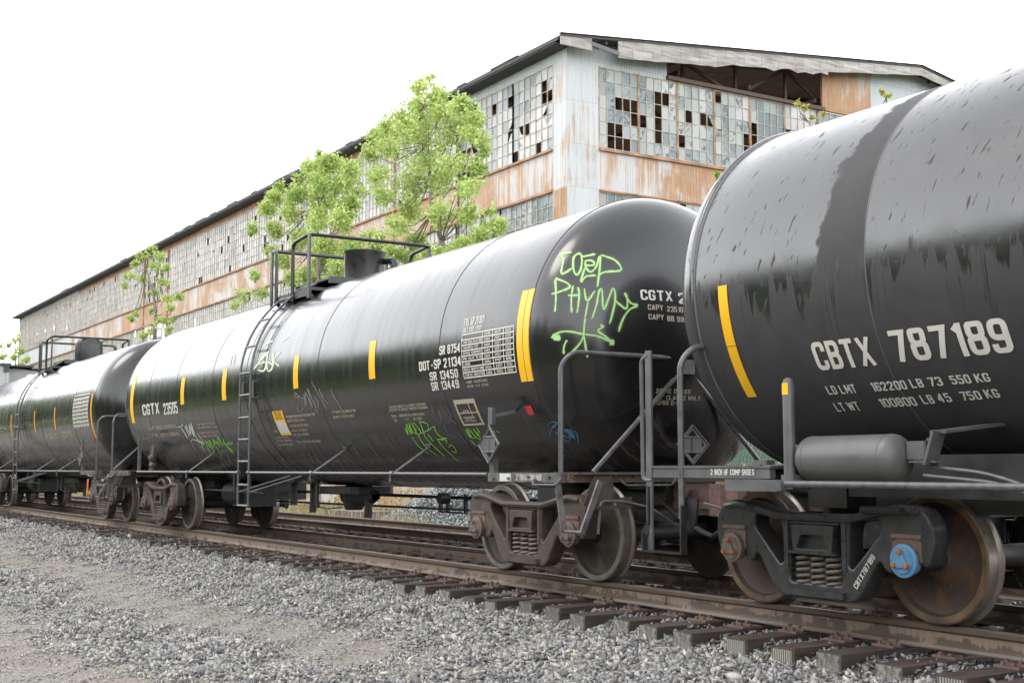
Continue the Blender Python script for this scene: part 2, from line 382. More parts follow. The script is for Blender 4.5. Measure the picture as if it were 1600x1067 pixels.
# ------------------------------------------------------------------ mesh helpers
def tag(o, label=None, cat=None, group=None, kind=None):
    if label: o['label'] = label
    if cat: o['category'] = cat
    if group: o['group'] = group
    if kind: o['kind'] = kind
    return o
def empty(name, loc, rz=0.0):
    o = bpy.data.objects.new(name, None); COL.objects.link(o)
    o.location = loc; o.rotation_euler = (0, 0, rz); o.empty_display_size = .2
    return o
def frame_of(d):
    d = Vector(d).normalized()
    a = Vector((0, 0, 1)) if abs(d.z) < .9 else Vector((0, 1, 0))
    s = d.cross(a).normalized(); return s, s.cross(d).normalized(), d
class MB:
    def __init__(s): s.v = []; s.f = []; s.m = []; s.s = []
    def add(s, vs, fs, m=0, smooth=False):
        o = len(s.v); s.v += [tuple(p) for p in vs]
        s.f += [tuple(o + i for i in f) for f in fs]; s.m += [m] * len(fs); s.s += [smooth] * len(fs)
        return s
    def box(s, c, d, m=0, rot=None, ch=0.0):
        hx, hy, hz = d[0] / 2, d[1] / 2, d[2] / 2
        if ch:
            vs = []; 
            for sz in (-1, 1):
                for (x, y) in ((-hx + ch, -hy), (hx - ch, -hy), (hx, -hy + ch), (hx, hy - ch), (hx - ch, hy), (-hx + ch, hy), (-hx, hy - ch), (-hx, -hy + ch)):
                    vs.append((x, y, sz * hz))
            fs = [tuple(range(7, -1, -1)), tuple(range(8, 16))] + [(i, (i + 1) % 8, 8 + (i + 1) % 8, 8 + i) for i in range(8)]
        else:
            vs = [(x, y, z) for z in (-hz, hz) for x, y in ((-hx, -hy), (hx, -hy), (hx, hy), (-hx, hy))]
            fs = [(3, 2, 1, 0), (4, 5, 6, 7), (0, 1, 5, 4), (1, 2, 6, 5), (2, 3, 7, 6), (3, 0, 4, 7)]
        R = rot if rot is not None else Matrix.Identity(3)
        return s.add([Vector(c) + R @ Vector(p) for p in vs], fs, m)
    def bar(s, p0, p1, w, h, m=0, up=(0, 0, 1)):
        p0, p1 = Vector(p0), Vector(p1); d = (p1 - p0); L = d.length; d.normalize()
        u = Vector(up)
        if abs(d.dot(u)) > .95: u = Vector((0, 1, 0))
        a = d.cross(u).normalized(); b = a.cross(d)
        return s.box((p0 + p1) / 2, (L, w, h), m, Matrix((d, a, b)).transposed())
    def tube(s, pts, r, m=0, n=8, fillet=0.0, cap=True):
        P = [Vector(p) for p in pts]
        if fillet and len(P) > 2:
            Q = [P[0]]
            for i in range(1, len(P) - 1):
                a, b, c = P[i - 1], P[i], P[i + 1]
                f = min(fillet, (a - b).length * .48, (c - b).length * .48)
                A = b + (a - b).normalized() * f; Cc = b + (c - b).normalized() * f
                for k in range(6):
                    t = k / 5; Q.append(A * (1 - t) ** 2 + b * 2 * t * (1 - t) + Cc * t * t)
            Q.append(P[-1]); P = Q
        rings = []; prev = None
        for i, p in enumerate(P):
            d = (P[min(i + 1, len(P) - 1)] - P[max(i - 1, 0)]).normalized()
            if prev is None: a, b, _ = frame_of(d)
            else:
                a = prev - d * prev.dot(d); a.normalize(); b = a.cross(d)
            prev = a
            rings.append([p + (a * math.cos(t) + b * math.sin(t)) * r for t in [2 * math.pi * k / n for k in range(n)]])
        vs = [q for g in rings for q in g]; fs = []
        for i in range(len(P) - 1):
            for k in range(n):
                fs.append((i * n + k, i * n + (k + 1) % n, (i + 1) * n + (k + 1) % n, (i + 1) * n + k))
        s.add(vs, fs, m, True)
        if cap:
            s.add(rings[0], [tuple(range(n))], m); s.add(rings[-1], [tuple(range(n - 1, -1, -1))], m)
        return s
    def lathe(s, prof, axis='X', c=(0, 0, 0), n=32, m=0, smooth=True, ms=None):
        vs = []; fs = []; mm = []
        for (x, r) in prof:
            for k in range(n):
                t = 2 * math.pi * k / n; a, b = r * math.cos(t), r * math.sin(t)
                p = {'X': (x, a, b), 'Y': (b, x, a), 'Z': (a, b, x)}[axis]
                vs.append((p[0] + c[0], p[1] + c[1], p[2] + c[2]))
        for i in range(len(prof) - 1):
            for k in range(n):
                s_ = (i * n + k, i * n + (k + 1) % n, (i + 1) * n + (k + 1) % n, (i + 1) * n + k)
                fs.append(s_); mm.append(ms[i] if ms else m)
        o = len(s.f); s.add(vs, fs, m, smooth)
        for i, q in enumerate(mm): s.m[o + i] = q
        return s
    def shape(s, loops, depth, bevel, mat4, m=0, res=1, smooth=False):
        vs, fs = flat_shape(loops, depth, bevel)
        return s.add([mat4 @ Vector(p) for p in vs], fs, m, smooth)
    def build(s, name, mats, parent=None, loc=None, label=None, attr=None):
        me = bpy.data.meshes.new(name)
        me.from_pydata(s.v, [], s.f)
        mats = mats if isinstance(mats, (list, tuple)) else [mats]
        for q in mats: me.materials.append(M[q])
        me.polygons.foreach_set('material_index', s.m); me.polygons.foreach_set('use_smooth', s.s)
        for k, vals in (attr or {}).items():
            dom = 'POINT' if len(vals) == len(s.v) else 'FACE'
            me.attributes.new(k, 'FLOAT', dom).data.foreach_set('value', np.asarray(vals, np.float32))
        bm = bmesh.new(); bm.from_mesh(me); bmesh.ops.recalc_face_normals(bm, faces=bm.faces)
        for e in bm.edges:
            if len(e.link_faces) == 2 and e.calc_face_angle(0) > .65: e.smooth = False
        bm.to_mesh(me); bm.free()
        o = bpy.data.objects.new(name, me); COL.objects.link(o)
        if parent: o.parent = parent
        if loc is not None: o.location = loc
        if label: o['label'] = label
        return o
def mesh_np(name, v, f, mat, parent=None, tone=None, smooth=False):
    # big meshes from arrays: v (n,3), f (m,k)
    me = bpy.data.meshes.new(name); k = f.shape[1]
    me.vertices.add(len(v)); me.vertices.foreach_set('co', np.asarray(v, np.float32).ravel())
    me.loops.add(f.size); me.loops.foreach_set('vertex_index', f.astype(np.int32).ravel())
    me.polygons.add(len(f)); me.polygons.foreach_set('loop_start', np.arange(0, f.size, k, dtype=np.int32))
    if smooth: me.polygons.foreach_set('use_smooth', np.ones(len(f), bool))
    me.update(calc_edges=True)
    if tone is not None: me.attributes.new('tone', 'FLOAT', 'FACE').data.foreach_set('value', np.asarray(tone, np.float32))
    me.materials.append(M[mat])
    o = bpy.data.objects.new(name, me); COL.objects.link(o)
    if parent: o.parent = parent
    return o
_dg = None
def eval_curve(cu):
    o = bpy.data.objects.new('tmp_curve', cu); COL.objects.link(o)
    dg = bpy.context.evaluated_depsgraph_get(); dg.update()
    me = o.evaluated_get(dg).to_mesh()
    vs = [tuple(v.co) for v in me.vertices]; fs = [tuple(p.vertices) for p in me.polygons]
    o.evaluated_get(dg).to_mesh_clear(); bpy.data.objects.remove(o); 
    return vs, fs
_shapes = {}
def flat_shape(loops, depth, bevel=0.0):
    # a plate cut to the outer loop with holes by the other loops, in its XY plane, thickness 2*depth
    key = (tuple(map(tuple, [tuple(map(tuple, l)) for l in loops])), depth, bevel)
    if key in _shapes: return _shapes[key]
    cu = bpy.data.curves.new('tmp', 'CURVE'); cu.dimensions = '2D'; cu.fill_mode = 'BOTH'
    cu.extrude = depth; cu.bevel_depth = bevel; cu.bevel_resolution = 1; cu.offset = -bevel if bevel else 0
    for l in loops:
        sp = cu.splines.new('POLY'); sp.points.add(len(l) - 1); sp.use_cyclic_u = True
        for q, (x, y) in zip(sp.points, l): q.co = (x, y, 0, 1)
    r = eval_curve(cu); bpy.data.curves.remove(cu); _shapes[key] = r
    return r
def rounded(loop, r, k=4):
    out = []; n = len(loop)
    for i in range(n):
        a, b, c = Vector(loop[i - 1]), Vector(loop[i]), Vector(loop[(i + 1) % n])
        f = min(r, (a - b).length * .45, (c - b).length * .45)
        A = b + (a - b).normalized() * f; Cc = b + (c - b).normalized() * f
        for j in range(k + 1):
            t = j / k; q = A * (1 - t) ** 2 + b * 2 * t * (1 - t) + Cc * t * t; out.append((q.x, q.y))
    return out
# stencil alphabet: condensed gothic capitals as centre lines (0..0.52 wide, 1 high); 'r' rounds the corners
_a, _b, _c, _d, _w = .075, .445, .075, .925, .52
_stem = [(_a, 0), (_a, 1)]
_box = [(.26, _d), (_b, _d), (_b, _c), (_a, _c), (_a, _d), (.26, _d)]
GL = {
 'A': [[(.05, 0), (.26, .96), (.47, 0)], [(.12, .27), (.40, .27)]], 'B': [_stem, 'r', [(_a, _d), (_b - .01, _d), (_b - .01, .52), (_a, .52)], 'r', [(_a, .51), (_b, .51), (_b, _c), (_a, _c)]],
 'C': ['r', [(_b, .66), (_b, _d), (_a, _d), (_a, _c), (_b, _c), (_b, .34)]], 'D': [_stem, 'r', [(_a, _d), (_b, _d), (_b, _c), (_a, _c)]],
 'E': [_stem, [(_a, _d), (_b + .05, _d)], [(_a, .51), (_b, .51)], [(_a, _c), (_b + .05, _c)]], 'F': [_stem, [(_a, _d), (_b + .05, _d)], [(_a, .5), (_b, .5)]],
 'G': ['r', [(_b, .68), (_b, _d), (_a, _d), (_a, _c), (_b, _c), (_b, .47)], [(.27, .46), (_b + .06, .46)]], 'H': [_stem, [(_b, 0), (_b, 1)], [(_a, .51), (_b, .51)]], 'I': [[(.12, 0), (.12, 1)]],
 'J': ['r', [(_b, 1), (_b, _c), (_a, _c), (_a, .3)]], 'K': [_stem, [(_b + .03, 1), (_a + .02, .40)], [(.2, .58), (_b + .05, 0)]], 'L': [_stem, [(_a, _c), (_b + .04, _c)]],
 'M': [_stem, [(_a + .02, .97), (.335, .30), (.58, .97)], [(.60, 0), (.60, 1)]], 'N': [_stem, [(_a + .02, .98), (_b - .02, .02)], [(_b, 0), (_b, 1)]], 'O': ['r', _box],
 'P': [_stem, 'r', [(_a, _d), (_b, _d), (_b, .46), (_a, .46)]], 'Q': ['r', _box, [(.3, .25), (.48, 0)]], 'R': [_stem, 'r', [(_a, _d), (_b, _d), (_b, .49), (_a, .49)], [(.28, .48), (_b + .02, 0)]],
 'S': ['r', [(_b, .70), (_b, _d), (_a, _d), (_a, .52), (_b, .50), (_b, _c), (_a, _c), (_a, .30)]], 'T': [[(.0, _d), (_w, _d)], [(.26, 0), (.26, _d)]], 'U': ['r', [(_a, 1), (_a, _c), (_b, _c), (_b, 1)]],
 'V': [[(.05, 1), (.26, .04), (.47, 1)]], 'W': [[(.05, 1), (.20, .06), (.37, .92), (.54, .06), (.69, 1)]], 'X': [[(.05, 0), (.47, 1)], [(.05, 1), (.47, 0)]], 'Y': [[(.05, 1), (.26, .45), (.47, 1)], [(.26, 0), (.26, .47)]],
 'Z': [[(_a - .03, _d), (_b, _d), (_a, _c), (_b + .05, _c)]],
 '0': ['r', _box], '1': [[(.27, 0), (.27, 1)], [(.27, .93), (.12, .78)]], '2': ['r', [(_a, .68), (_a, _d), (_b, _d), (_b, .58), (_a, .16), (_a, _c)], [(_a - .03, _c), (_b + .04, _c)]],
 '3': ['r', [(_a, .74), (_a, _d), (_b, _d), (_b, .53), (.22, .52)], 'r', [(.22, .51), (_b, .51), (_b, _c), (_a, _c), (_a, .27)]], '4': [[(.36, 0), (.36, .97), (_a - .02, .29), (.50, .29)]],
 '5': [[(_b + .02, _d), (_a, _d), (_a, .52)], 'r', [(_a, .56), (_b, .60), (_b, _c), (_a, _c), (_a, .27)]], '6': ['r', [(_b, .72), (_b, _d), (_a, _d), (_a, _c), (_b, _c), (_b, .54), (_a, .54)]],
 '7': [[(_a - .04, _d), (_b, _d), (.21, 0)]], '8': ['r', [(.26, _d), (_b - .01, _d), (_b - .01, .53), (_a + .01, .53), (_a + .01, _d), (.26, _d)], 'r', [(.26, .51), (_b, .51), (_b, _c), (_a, _c), (_a, .51), (.26, .51)]],
 '9': ['r', [(_b, .46), (_a, .46), (_a, _d), (_b, _d), (_b, _c), (_a, _c), (_a, .28)]],
 '-': [[(.06, .45), (.34, .45)]], '.': [[(.08, 0), (.08, .15)]], '"': [[(.07, .7), (.07, 1)], [(.24, .7), (.24, 1)]], ':': [[(.1, .12), (.1, .27)], [(.1, .6), (.1, .75)]], '\u00b7': [[(.06, .4), (.06, .56)]], '/': [[(.02, 0), (.36, 1)]]}
_texts = {}
def _ribbon(pl, w, V, Fc, z, round_):
    P_ = [Vector(p) for p in pl]
    if round_:
        Q = [P_[0]]
        for i in range(1, len(P_) - 1):
            a, b, c = P_[i - 1], P_[i], P_[i + 1]; f = min(.17, (a - b).length * .5, (c - b).length * .5)
            A = b + (a - b).normalized() * f; C_ = b + (c - b).normalized() * f
            for j in range(6): t = j / 5; Q.append(A * (1 - t) ** 2 + b * 2 * t * (1 - t) + C_ * t * t)
        Q.append(P_[-1]); P_ = [q for i, q in enumerate(Q) if i == 0 or (q - Q[i - 1]).length > 1e-4]
    elif any((P_[j + 1] - P_[j]).normalized().dot((P_[j] - P_[j - 1]).normalized()) < -.3 for j in range(1, len(P_) - 1)):                                                  # sharp corners: one straight stroke after another
        for j in range(len(P_) - 1): _ribbon([P_[j], P_[j + 1]], w, V, Fc, z + .00008 * j, False)
        return
    o = len(V); n = len(P_); closed = (P_[0] - P_[-1]).length < 1e-3
    for i, p in enumerate(P_):
        d0 = (p - P_[i - 1]) if i else ((p - P_[-2]) if closed else None); d1 = (P_[i + 1] - p) if i < n - 1 else ((P_[1] - p) if closed else None)
        d0 = (d0 or d1).normalized(); d1 = (d1 or d0).normalized(); t = (d0 + d1)
        t = t.normalized() if t.length > 1e-3 else d0; nn = Vector((-t.y, t.x)); k = w / 2 / max(.62, nn.dot(Vector((-d0.y, d0.x))))
        V += [(p.x + nn.x * k, p.y + nn.y * k, z), (p.x - nn.x * k, p.y - nn.y * k, z)]
    Fc += [(o + 2 * i, o + 2 * i + 1, o + 2 * i + 3, o + 2 * i + 2) for i in range(n - 1)]
def text_mesh(txt, bold=.02, space=1.0):
    # unit box outline text: x, y in 0..1, z a hair's lift that keeps overlapping strokes apart
    key = (txt, bold)
    if key not in _texts:
        V, Fc = [], []; x = 0.0; w = .135 + bold
        for ch in txt.upper():
            if ch == ' ': x += .34; continue
            lay = 0; vv = []; rd = False; wid = 0
            for g in GL.get(ch, GL['I']):
                if g == 'r': rd = True; continue
                _ribbon(g, w, vv, Fc_ := [], lay * .0003, rd); rd = False; lay += 1
                Fc += [tuple(len(V) + i for i in f) for f in Fc_]; wid = max(wid, max(p[0] for p in g))
                if lay: pass
            V += [(p[0] + x, min(1, max(0, p[1])), p[2]) for p in vv]; x += max(wid + .075, .2) + .10
        a = np.array(V); lo = a[:, 0].min(); hi = a[:, 0].max(); a[:, 0] = (a[:, 0] - lo) / (hi - lo)
        _texts[key] = (a, Fc)
    return _texts[key]
def cut(uv, fs, nx, ny, W_, H_):
    bm = bmesh.new(); vs = [bm.verts.new((x * W_, y * H_, z)) for x, y, z in uv]
    for f in fs:
        try: bm.faces.new([vs[i] for i in f])
        except ValueError: pass
    for k in range(1, ny):
        bmesh.ops.bisect_plane(bm, geom=bm.verts[:] + bm.edges[:] + bm.faces[:], plane_co=(0, H_ * k / ny, 0), plane_no=(0, 1, 0))
    for k in range(1, nx):
        bmesh.ops.bisect_plane(bm, geom=bm.verts[:] + bm.edges[:] + bm.faces[:], plane_co=(W_ * k / nx, 0, 0), plane_no=(1, 0, 0))
    bm.verts.index_update()
    r = [tuple(v.co) for v in bm.verts], [tuple(v.index for v in f.verts) for f in bm.faces]
    bm.free(); return r

# ------------------------------------------------------------------ ground, rails, ties, stones
PROF = [(-400, -.9), (-60, -.75), (-9, -.62), (-3.9, -.60), (-2.6, -.52), (-1.4, -.36), (-.85, -.305), (-.55, -.25), (1.9, -.265), (2.3, -.31), (2.65, -.26), (5.4, -.26), (6.1, -.34), (7.4, -.62), (14, -.7), (60, -.8), (400, -1), (1500, -2)]
_py = np.array([p[0] for p in PROF]); _pz = np.array([p[1] for p in PROF])
def gz(x, y):
    x = np.asarray(x, float); y = np.asarray(y, float)
    w = np.clip((np.abs(y + 3.2) < 3.2) * 1.0, 0, 1)
    bumps = .022 * np.sin(x * 1.9 + y * 2.3) + .018 * np.sin(x * 3.7 - y * 1.7 + 1) + .012 * np.sin(x * 7.1 + y * 6.3)
    fade = np.clip((-.55 - y) / .6, 0, 1) * np.clip((y + 30) / 10, 0, 1)
    shoulder = -.05 * np.clip((x + 14) / 4, 0, 1) * np.clip((-.42 - y) / .2, 0, 1) * np.clip((y + 3) / 1.2, 0, 1)      # stone scraped away from the nearest tie ends
    return np.interp(y, _py, _pz) + bumps * fade + shoulder
xs = np.concatenate([[-1500, -700, -400, -250, -160, -110, -85], np.arange(-70, 14, .35), [20, 35, 60, 120, 300, 900]])
ys = np.concatenate([[-400, -200, -90, -50, -30, -20, -14], np.arange(-11, 8, .16), [9, 11, 14, 20, 30, 60, 120, 300, 700, 1500]])
gx, gy = np.meshgrid(xs, ys); gzv = gz(gx, gy)
nx_, ny_ = len(xs), len(ys)
ii = np.arange(nx_ * ny_).reshape(ny_, nx_)
gf = np.stack([ii[:-1, :-1], ii[:-1, 1:], ii[1:, 1:], ii[1:, :-1]], -1).reshape(-1, 4)
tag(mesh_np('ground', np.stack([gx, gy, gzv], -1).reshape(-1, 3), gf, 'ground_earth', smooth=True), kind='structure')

RAIL = [(-.070, -.172), (-.070, -.162), (-.030, -.148), (-.011, -.132), (-.009, -.060), (-.034, -.042), (-.036, -.012), (-.026, -.002), (.026, -.002), (.036, -.012), (.034, -.042), (.009, -.060), (.011, -.132), (.030, -.148), (.070, -.162), (.070, -.172)]
def rail(y, z, label, grp):
    mb = MB(); X = [-400, -120] + [x for x in range(-80, 15, 5)] + [60]
    vs = [(x, y + a, z + b) for x in X for a, b in RAIL]; k = len(RAIL)
    fs = [(i * k + j, i * k + (j + 1) % k, (i + 1) * k + (j + 1) % k, (i + 1) * k + j) for i in range(len(X) - 1) for j in range(k)]
    mb.add([(p[0], p[1] - y, p[2] - z) for p in vs], fs)
    for jx in (-9.35, -31.0):                                        # a bolted joint bar hugging the web
        if y < 1: mb.box((jx + .001, -.022, -.1), (.006, .02, .07))
    o = mb.build('rail', 'rail_steel', None, (0, y, z)); tag(o, label, 'rail', grp)
rail(0.0, 0, 'brown steel rail nearest the camera, carrying the near wheels of the tank cars', 'steel rails')
rail(1.435 + .072, 0, 'steel rail under the far wheels of the tank cars', 'steel rails')
rail(3.36, .0, 'nearer shiny rail of the empty second track behind the tank cars', 'steel rails')
rail(4.86, .0, 'farther shiny rail of the empty second track, in front of the stone pile and weeds', 'steel rails')

def tie_kind(endmat, grp, label, plates):
    root = empty('railway_tie', (0, 0, 0)); tag(root, label, 'railway tie', grp)
    mb = MB(); mb.box((0, -.05, -.285), (.225, 2.78, .18), 0, ch=.012)
    mb.build('beam', 'tie_wood', root)
    e = MB()
    if endmat == 'gang_plate': e.box((0, -1.445, -.287), (.195, .012, .15))
    else: e.box((0, -1.443, -.285), (.223, .008, .178), ch=.01)
    e.build('end_face', endmat, root)
    for sy in (-1, 1):
        p = MB(); yy = sy * .7175
        p.box((0, yy, -.184), (.2, .36, .018)); p.box((0, yy - .093, -.168), (.2, .022, .018)); p.box((0, yy + .093, -.168), (.2, .022, .018))
        for dx in (-.06, .05):
            for dy in (-.083, .083): p.box((dx, yy + dy * 1.05, -.152), (.022, .034, .03))
            p.box((dx * .8, yy - .15, -.166), (.024, .024, .025))
        p.build('tie_plate', 'plate_rust', root)
    return root
def copy_tree(o, parent=None):
    c = o.copy(); COL.objects.link(c)
    if parent: c.parent = parent
    for ch in list(o.children): copy_tree(ch, c)
    return c
TIE_GRP = 'wooden ties under the near track'
T = {'tie_end': tie_kind('tie_end', TIE_GRP, 'dark brown wooden tie under the tank cars, its cut end bare wood', 1),
     'gang_plate': tie_kind('gang_plate', TIE_GRP, 'dark wooden tie under the tank cars with a pale toothed metal plate on its end', 1)}
GANG = (-7.72, -7.22, -5.72)
used = set(); x = -2.6; 
far_first = tie_kind('tie_end', 'wooden ties under the second track', 'weathered wooden tie under the empty second track behind the tank cars', 1)
k = 0
while x > -62:
    xx = x + rnd.uniform(-.03, .03)
    kind = 'gang_plate' if (-8.0 < x < -7.0 or abs(x + 5.6) < .24 or (x < -9 and rnd.random() < .07)) else 'tie_end'
    o = T[kind] if kind not in used else copy_tree(T[kind]); used.add(kind)
    o.location = (xx, TC + rnd.uniform(-.07, .07), rnd.uniform(-.03, .004)); o.rotation_euler = (0, 0, rnd.uniform(-.025, .025))
    o2 = far_first if k == 0 else copy_tree(far_first)
    o2.location = (xx + .2, 4.11 + rnd.uniform(-.03, .03), rnd.uniform(-.012, .004)); o2.rotation_euler = (0, 0, rnd.uniform(-.02, .02))
    k += 1; x -= .505

def rock_shapes(n):
    out = []
    for i in range(n):
        bm = bmesh.new(); q = rnd.uniform; sx_, sy_, sz_ = q(.9, 1.3), q(.65, 1.0), q(.55, 1.0)
        for _ in range(rnd.choice((7, 8, 9))):
            d = Vector((q(-1, 1), q(-1, 1), q(-1, 1))).normalized()
            bm.verts.new((d.x * q(.8, 1.25) * sx_, d.y * q(.7, 1.0) * sy_, d.z * q(.45, .8) * sz_))
        r = bmesh.ops.convex_hull(bm, input=bm.verts)
        bmesh.ops.delete(bm, geom=[e for e in r['geom_interior'] if isinstance(e, bmesh.types.BMVert)], context='VERTS')
        bmesh.ops.triangulate(bm, faces=bm.faces); bm.verts.index_update()
        out.append((np.array([v.co[:] for v in bm.verts]), np.array([[v.index for v in f.verts] for f in bm.faces])))
        bm.free()
    return out
ROCKS = rock_shapes(28)
def scatter(name, P_, size, mat, parent=None, tone=None, sink=.25):
    n = len(P_); V = []; Fc = []; Tn = []; off = 0
    tone = npr.random(n) if tone is None else tone
    pick = npr.integers(0, len(ROCKS), n)
    for k, (rv, rf) in enumerate(ROCKS):
        idx = np.where(pick == k)[0]
        if not len(idx): continue
        q = npr.normal(size=(len(idx), 4)); q[:, 1:3] *= .55; q /= np.linalg.norm(q, axis=1)[:, None]
        w, a, b, c = q.T
        Rm = np.stack([1 - 2 * (b * b + c * c), 2 * (a * b - c * w), 2 * (a * c + b * w), 2 * (a * b + c * w), 1 - 2 * (a * a + c * c), 2 * (b * c - a * w), 2 * (a * c - b * w), 2 * (b * c + a * w), 1 - 2 * (a * a + b * b)], -1).reshape(-1, 3, 3)
        vv = np.einsum('nij,kj->nki', Rm, rv) * size[idx][:, None, None] + P_[idx][:, None, :]
        vv[..., 2] += (size[idx] * (.5 - sink))[:, None]
        m_ = len(rv); V.append(vv.reshape(-1, 3))
        Fc.append((rf[None] + (off + np.arange(len(idx)) * m_)[:, None, None]).reshape(-1, 3)); Tn.append(np.repeat(tone[idx], len(rf)))
        off += len(idx) * m_
    return mesh_np(name, np.concatenate(V), np.concatenate(Fc), mat, parent, np.concatenate(Tn))
def near_view(x, y, marg=1.2):
    d = np.stack([x - CAM[0], y - CAM[1], np.full_like(x, -1.5)], -1)
    zc = d @ FW; u = F * (d @ RT) / np.maximum(zc, .1); v = -F * (d @ UP) / np.maximum(zc, .1)
    return (zc > 5) & (np.abs(u) < 800 * marg + 2500 / np.maximum(zc, 1)) & (v < 900)
def patch(x0, x1, y0, y1, dens):
    n = int((x1 - x0) * (y1 - y0) * dens); return npr.uniform(x0, x1, n), npr.uniform(y0, y1, n)
bx, by, bs, bt = [], [], [], []
for (x0, x1, dens, smin, smax) in ((-9, -4, 900, .014, .042), (-13, -9, 950, .014, .040), (-20, -13, 800, .016, .040), (-32, -20, 420, .022, .046), (-62, -32, 130, .033, .062)):
    X, Y = patch(x0, x1, -7.0, -.58, dens)
    edge = -3.0 + .5 * np.sin(X * .9) + .35 * np.sin(X * 2.3 + 1)                   # stones thin out into a trodden earth path
    nz = np.sin(X * 1.3 + Y * 2.1) + np.sin(X * .6 - Y * 1.4 + 2)
    path = np.clip(1.5 - 1.5 * np.abs(Y + 2.75 + .22 * np.sin(X * .7)) / .75, 0, 1) * np.clip((-8.6 - X) / 2, 0, 1)
    left = np.clip((-4.15 - Y + .2 * np.sin(X * 1.1)) / .6, 0, 1)
    keep = near_view(X, Y) & (npr.random(len(X)) > np.clip(path * .22 + left * .40 + .12 * (nz > 1.0), 0, .90))
    X, Y = X[keep], Y[keep]; p2 = np.maximum(path, left)[keep]
    s_ = npr.uniform(smin, smax, len(X)) * np.where(npr.random(len(X)) < .06, 1.5, 1.0) * (1 - .60 * p2)
    bx.append(X); by.append(Y); bs.append(s_); bt.append(np.clip(npr.random(len(X)) * (1 - .0 * p2) + .06 * p2, 0, 1))
bx, by, bs, bt = map(np.concatenate, (bx, by, bs, bt))
tag(scatter('ballast', np.stack([bx, by, gz(bx, by)], -1), bs, 'ballast_stone', tone=bt), 'grey crushed stone ballast sloping down from the near track', 'ballast', kind='stuff')
bx, by, bs = [], [], []
for (x0, x1, y0, y1, dens, smin, smax) in ((-16, -3, -.6, 2.4, 330, .016, .034), (-62, -16, -.6, 2.4, 70, .03, .05), (-26, -3, 1.9, 6.8, 210, .022, .044), (-62, -26, 1.9, 6.8, 60, .03, .055)):
    X, Y = patch(x0, x1, y0, y1, dens); kp = near_view(X, Y); X, Y = X[kp], Y[kp]
    bx.append(X); by.append(Y); bs.append(npr.uniform(smin, smax, len(X)))
bx, by, bs = map(np.concatenate, (bx, by, bs))
tag(scatter('track_stones', np.stack([bx, by, gz(bx, by) + .01], -1), bs, 'ballast_stone', tone=np.where(by > 1.9, .25 + .75 * npr.random(len(bx)), npr.random(len(bx)) * .7)), 'wet dark stones lying between the rails and ties of both tracks', 'stones', kind='stuff')

# ------------------------------------------------------------------ rail cars: shared pieces (car space: x along the car, near end positive, y from the centre line, z above the rail)
Pv = Vector
XZ = lambda x, y, z: Matrix(((1, 0, 0, x), (0, 0, -1, y), (0, 1, 0, z), (0, 0, 0, 1)))       # plate drawn in x,z
YZ = lambda x, y, z: Matrix(((0, 0, 1, x), (1, 0, 0, y), (0, 1, 0, z), (0, 0, 0, 1)))        # plate drawn in y,z
def mirror(h): return h + [(-x, z) for x, z in reversed(h)]
SIDE_OUT = rounded(mirror([(-.12, .115), (-.36, .115), (-.45, .17), (-.60, .40), (-.64, .44), (-.69, .36), (-.775, .36), (-.775, .605), (-1.005, .605), (-1.01, .42), (-1.075, .42), (-1.12, .56), (-1.11, .72), (-1.03, .82), (-.88, .845), (-.70, .83), (-.40, .765), (-.1, .755)]), .05, 3)
_tri = [(-.66, .735), (-.37, .700), (-.345, .62), (-.335, .385), (-.375, .36), (-.655, .64)]
SIDE_HOLES = [rounded(_tri, .05, 3), rounded([(-x, z) for x, z in _tri], .05, 3), rounded([(-.27, .235), (-.27, .69), (.27, .69), (.27, .235)], .035, 3)]
def wheel_mb():
    mb = MB()
    # profile from the outer rim face inward (y grows towards the car centre)
    pr = [(.0, .085), (.0, .115), (.035, .15), (.055, .22), (.062, .34), (.045, .385), (.004, .40), (.0, .445), (.008, .457), (.10, .462), (.112, .475), (.118, .487), (.128, .49), (.14, .478), (.142, .40), (.11, .38), (.10, .24), (.12, .15), (.17, .13), (.17, .08)]
    ms = [0] * (len(pr) - 1)
    for i in (8, 9, 10, 11, 12): ms[i] = 1
    for i in (6, 7): ms[i] = 2
    mb.lathe(pr, 'Y', n=56, ms=ms)
    return mb
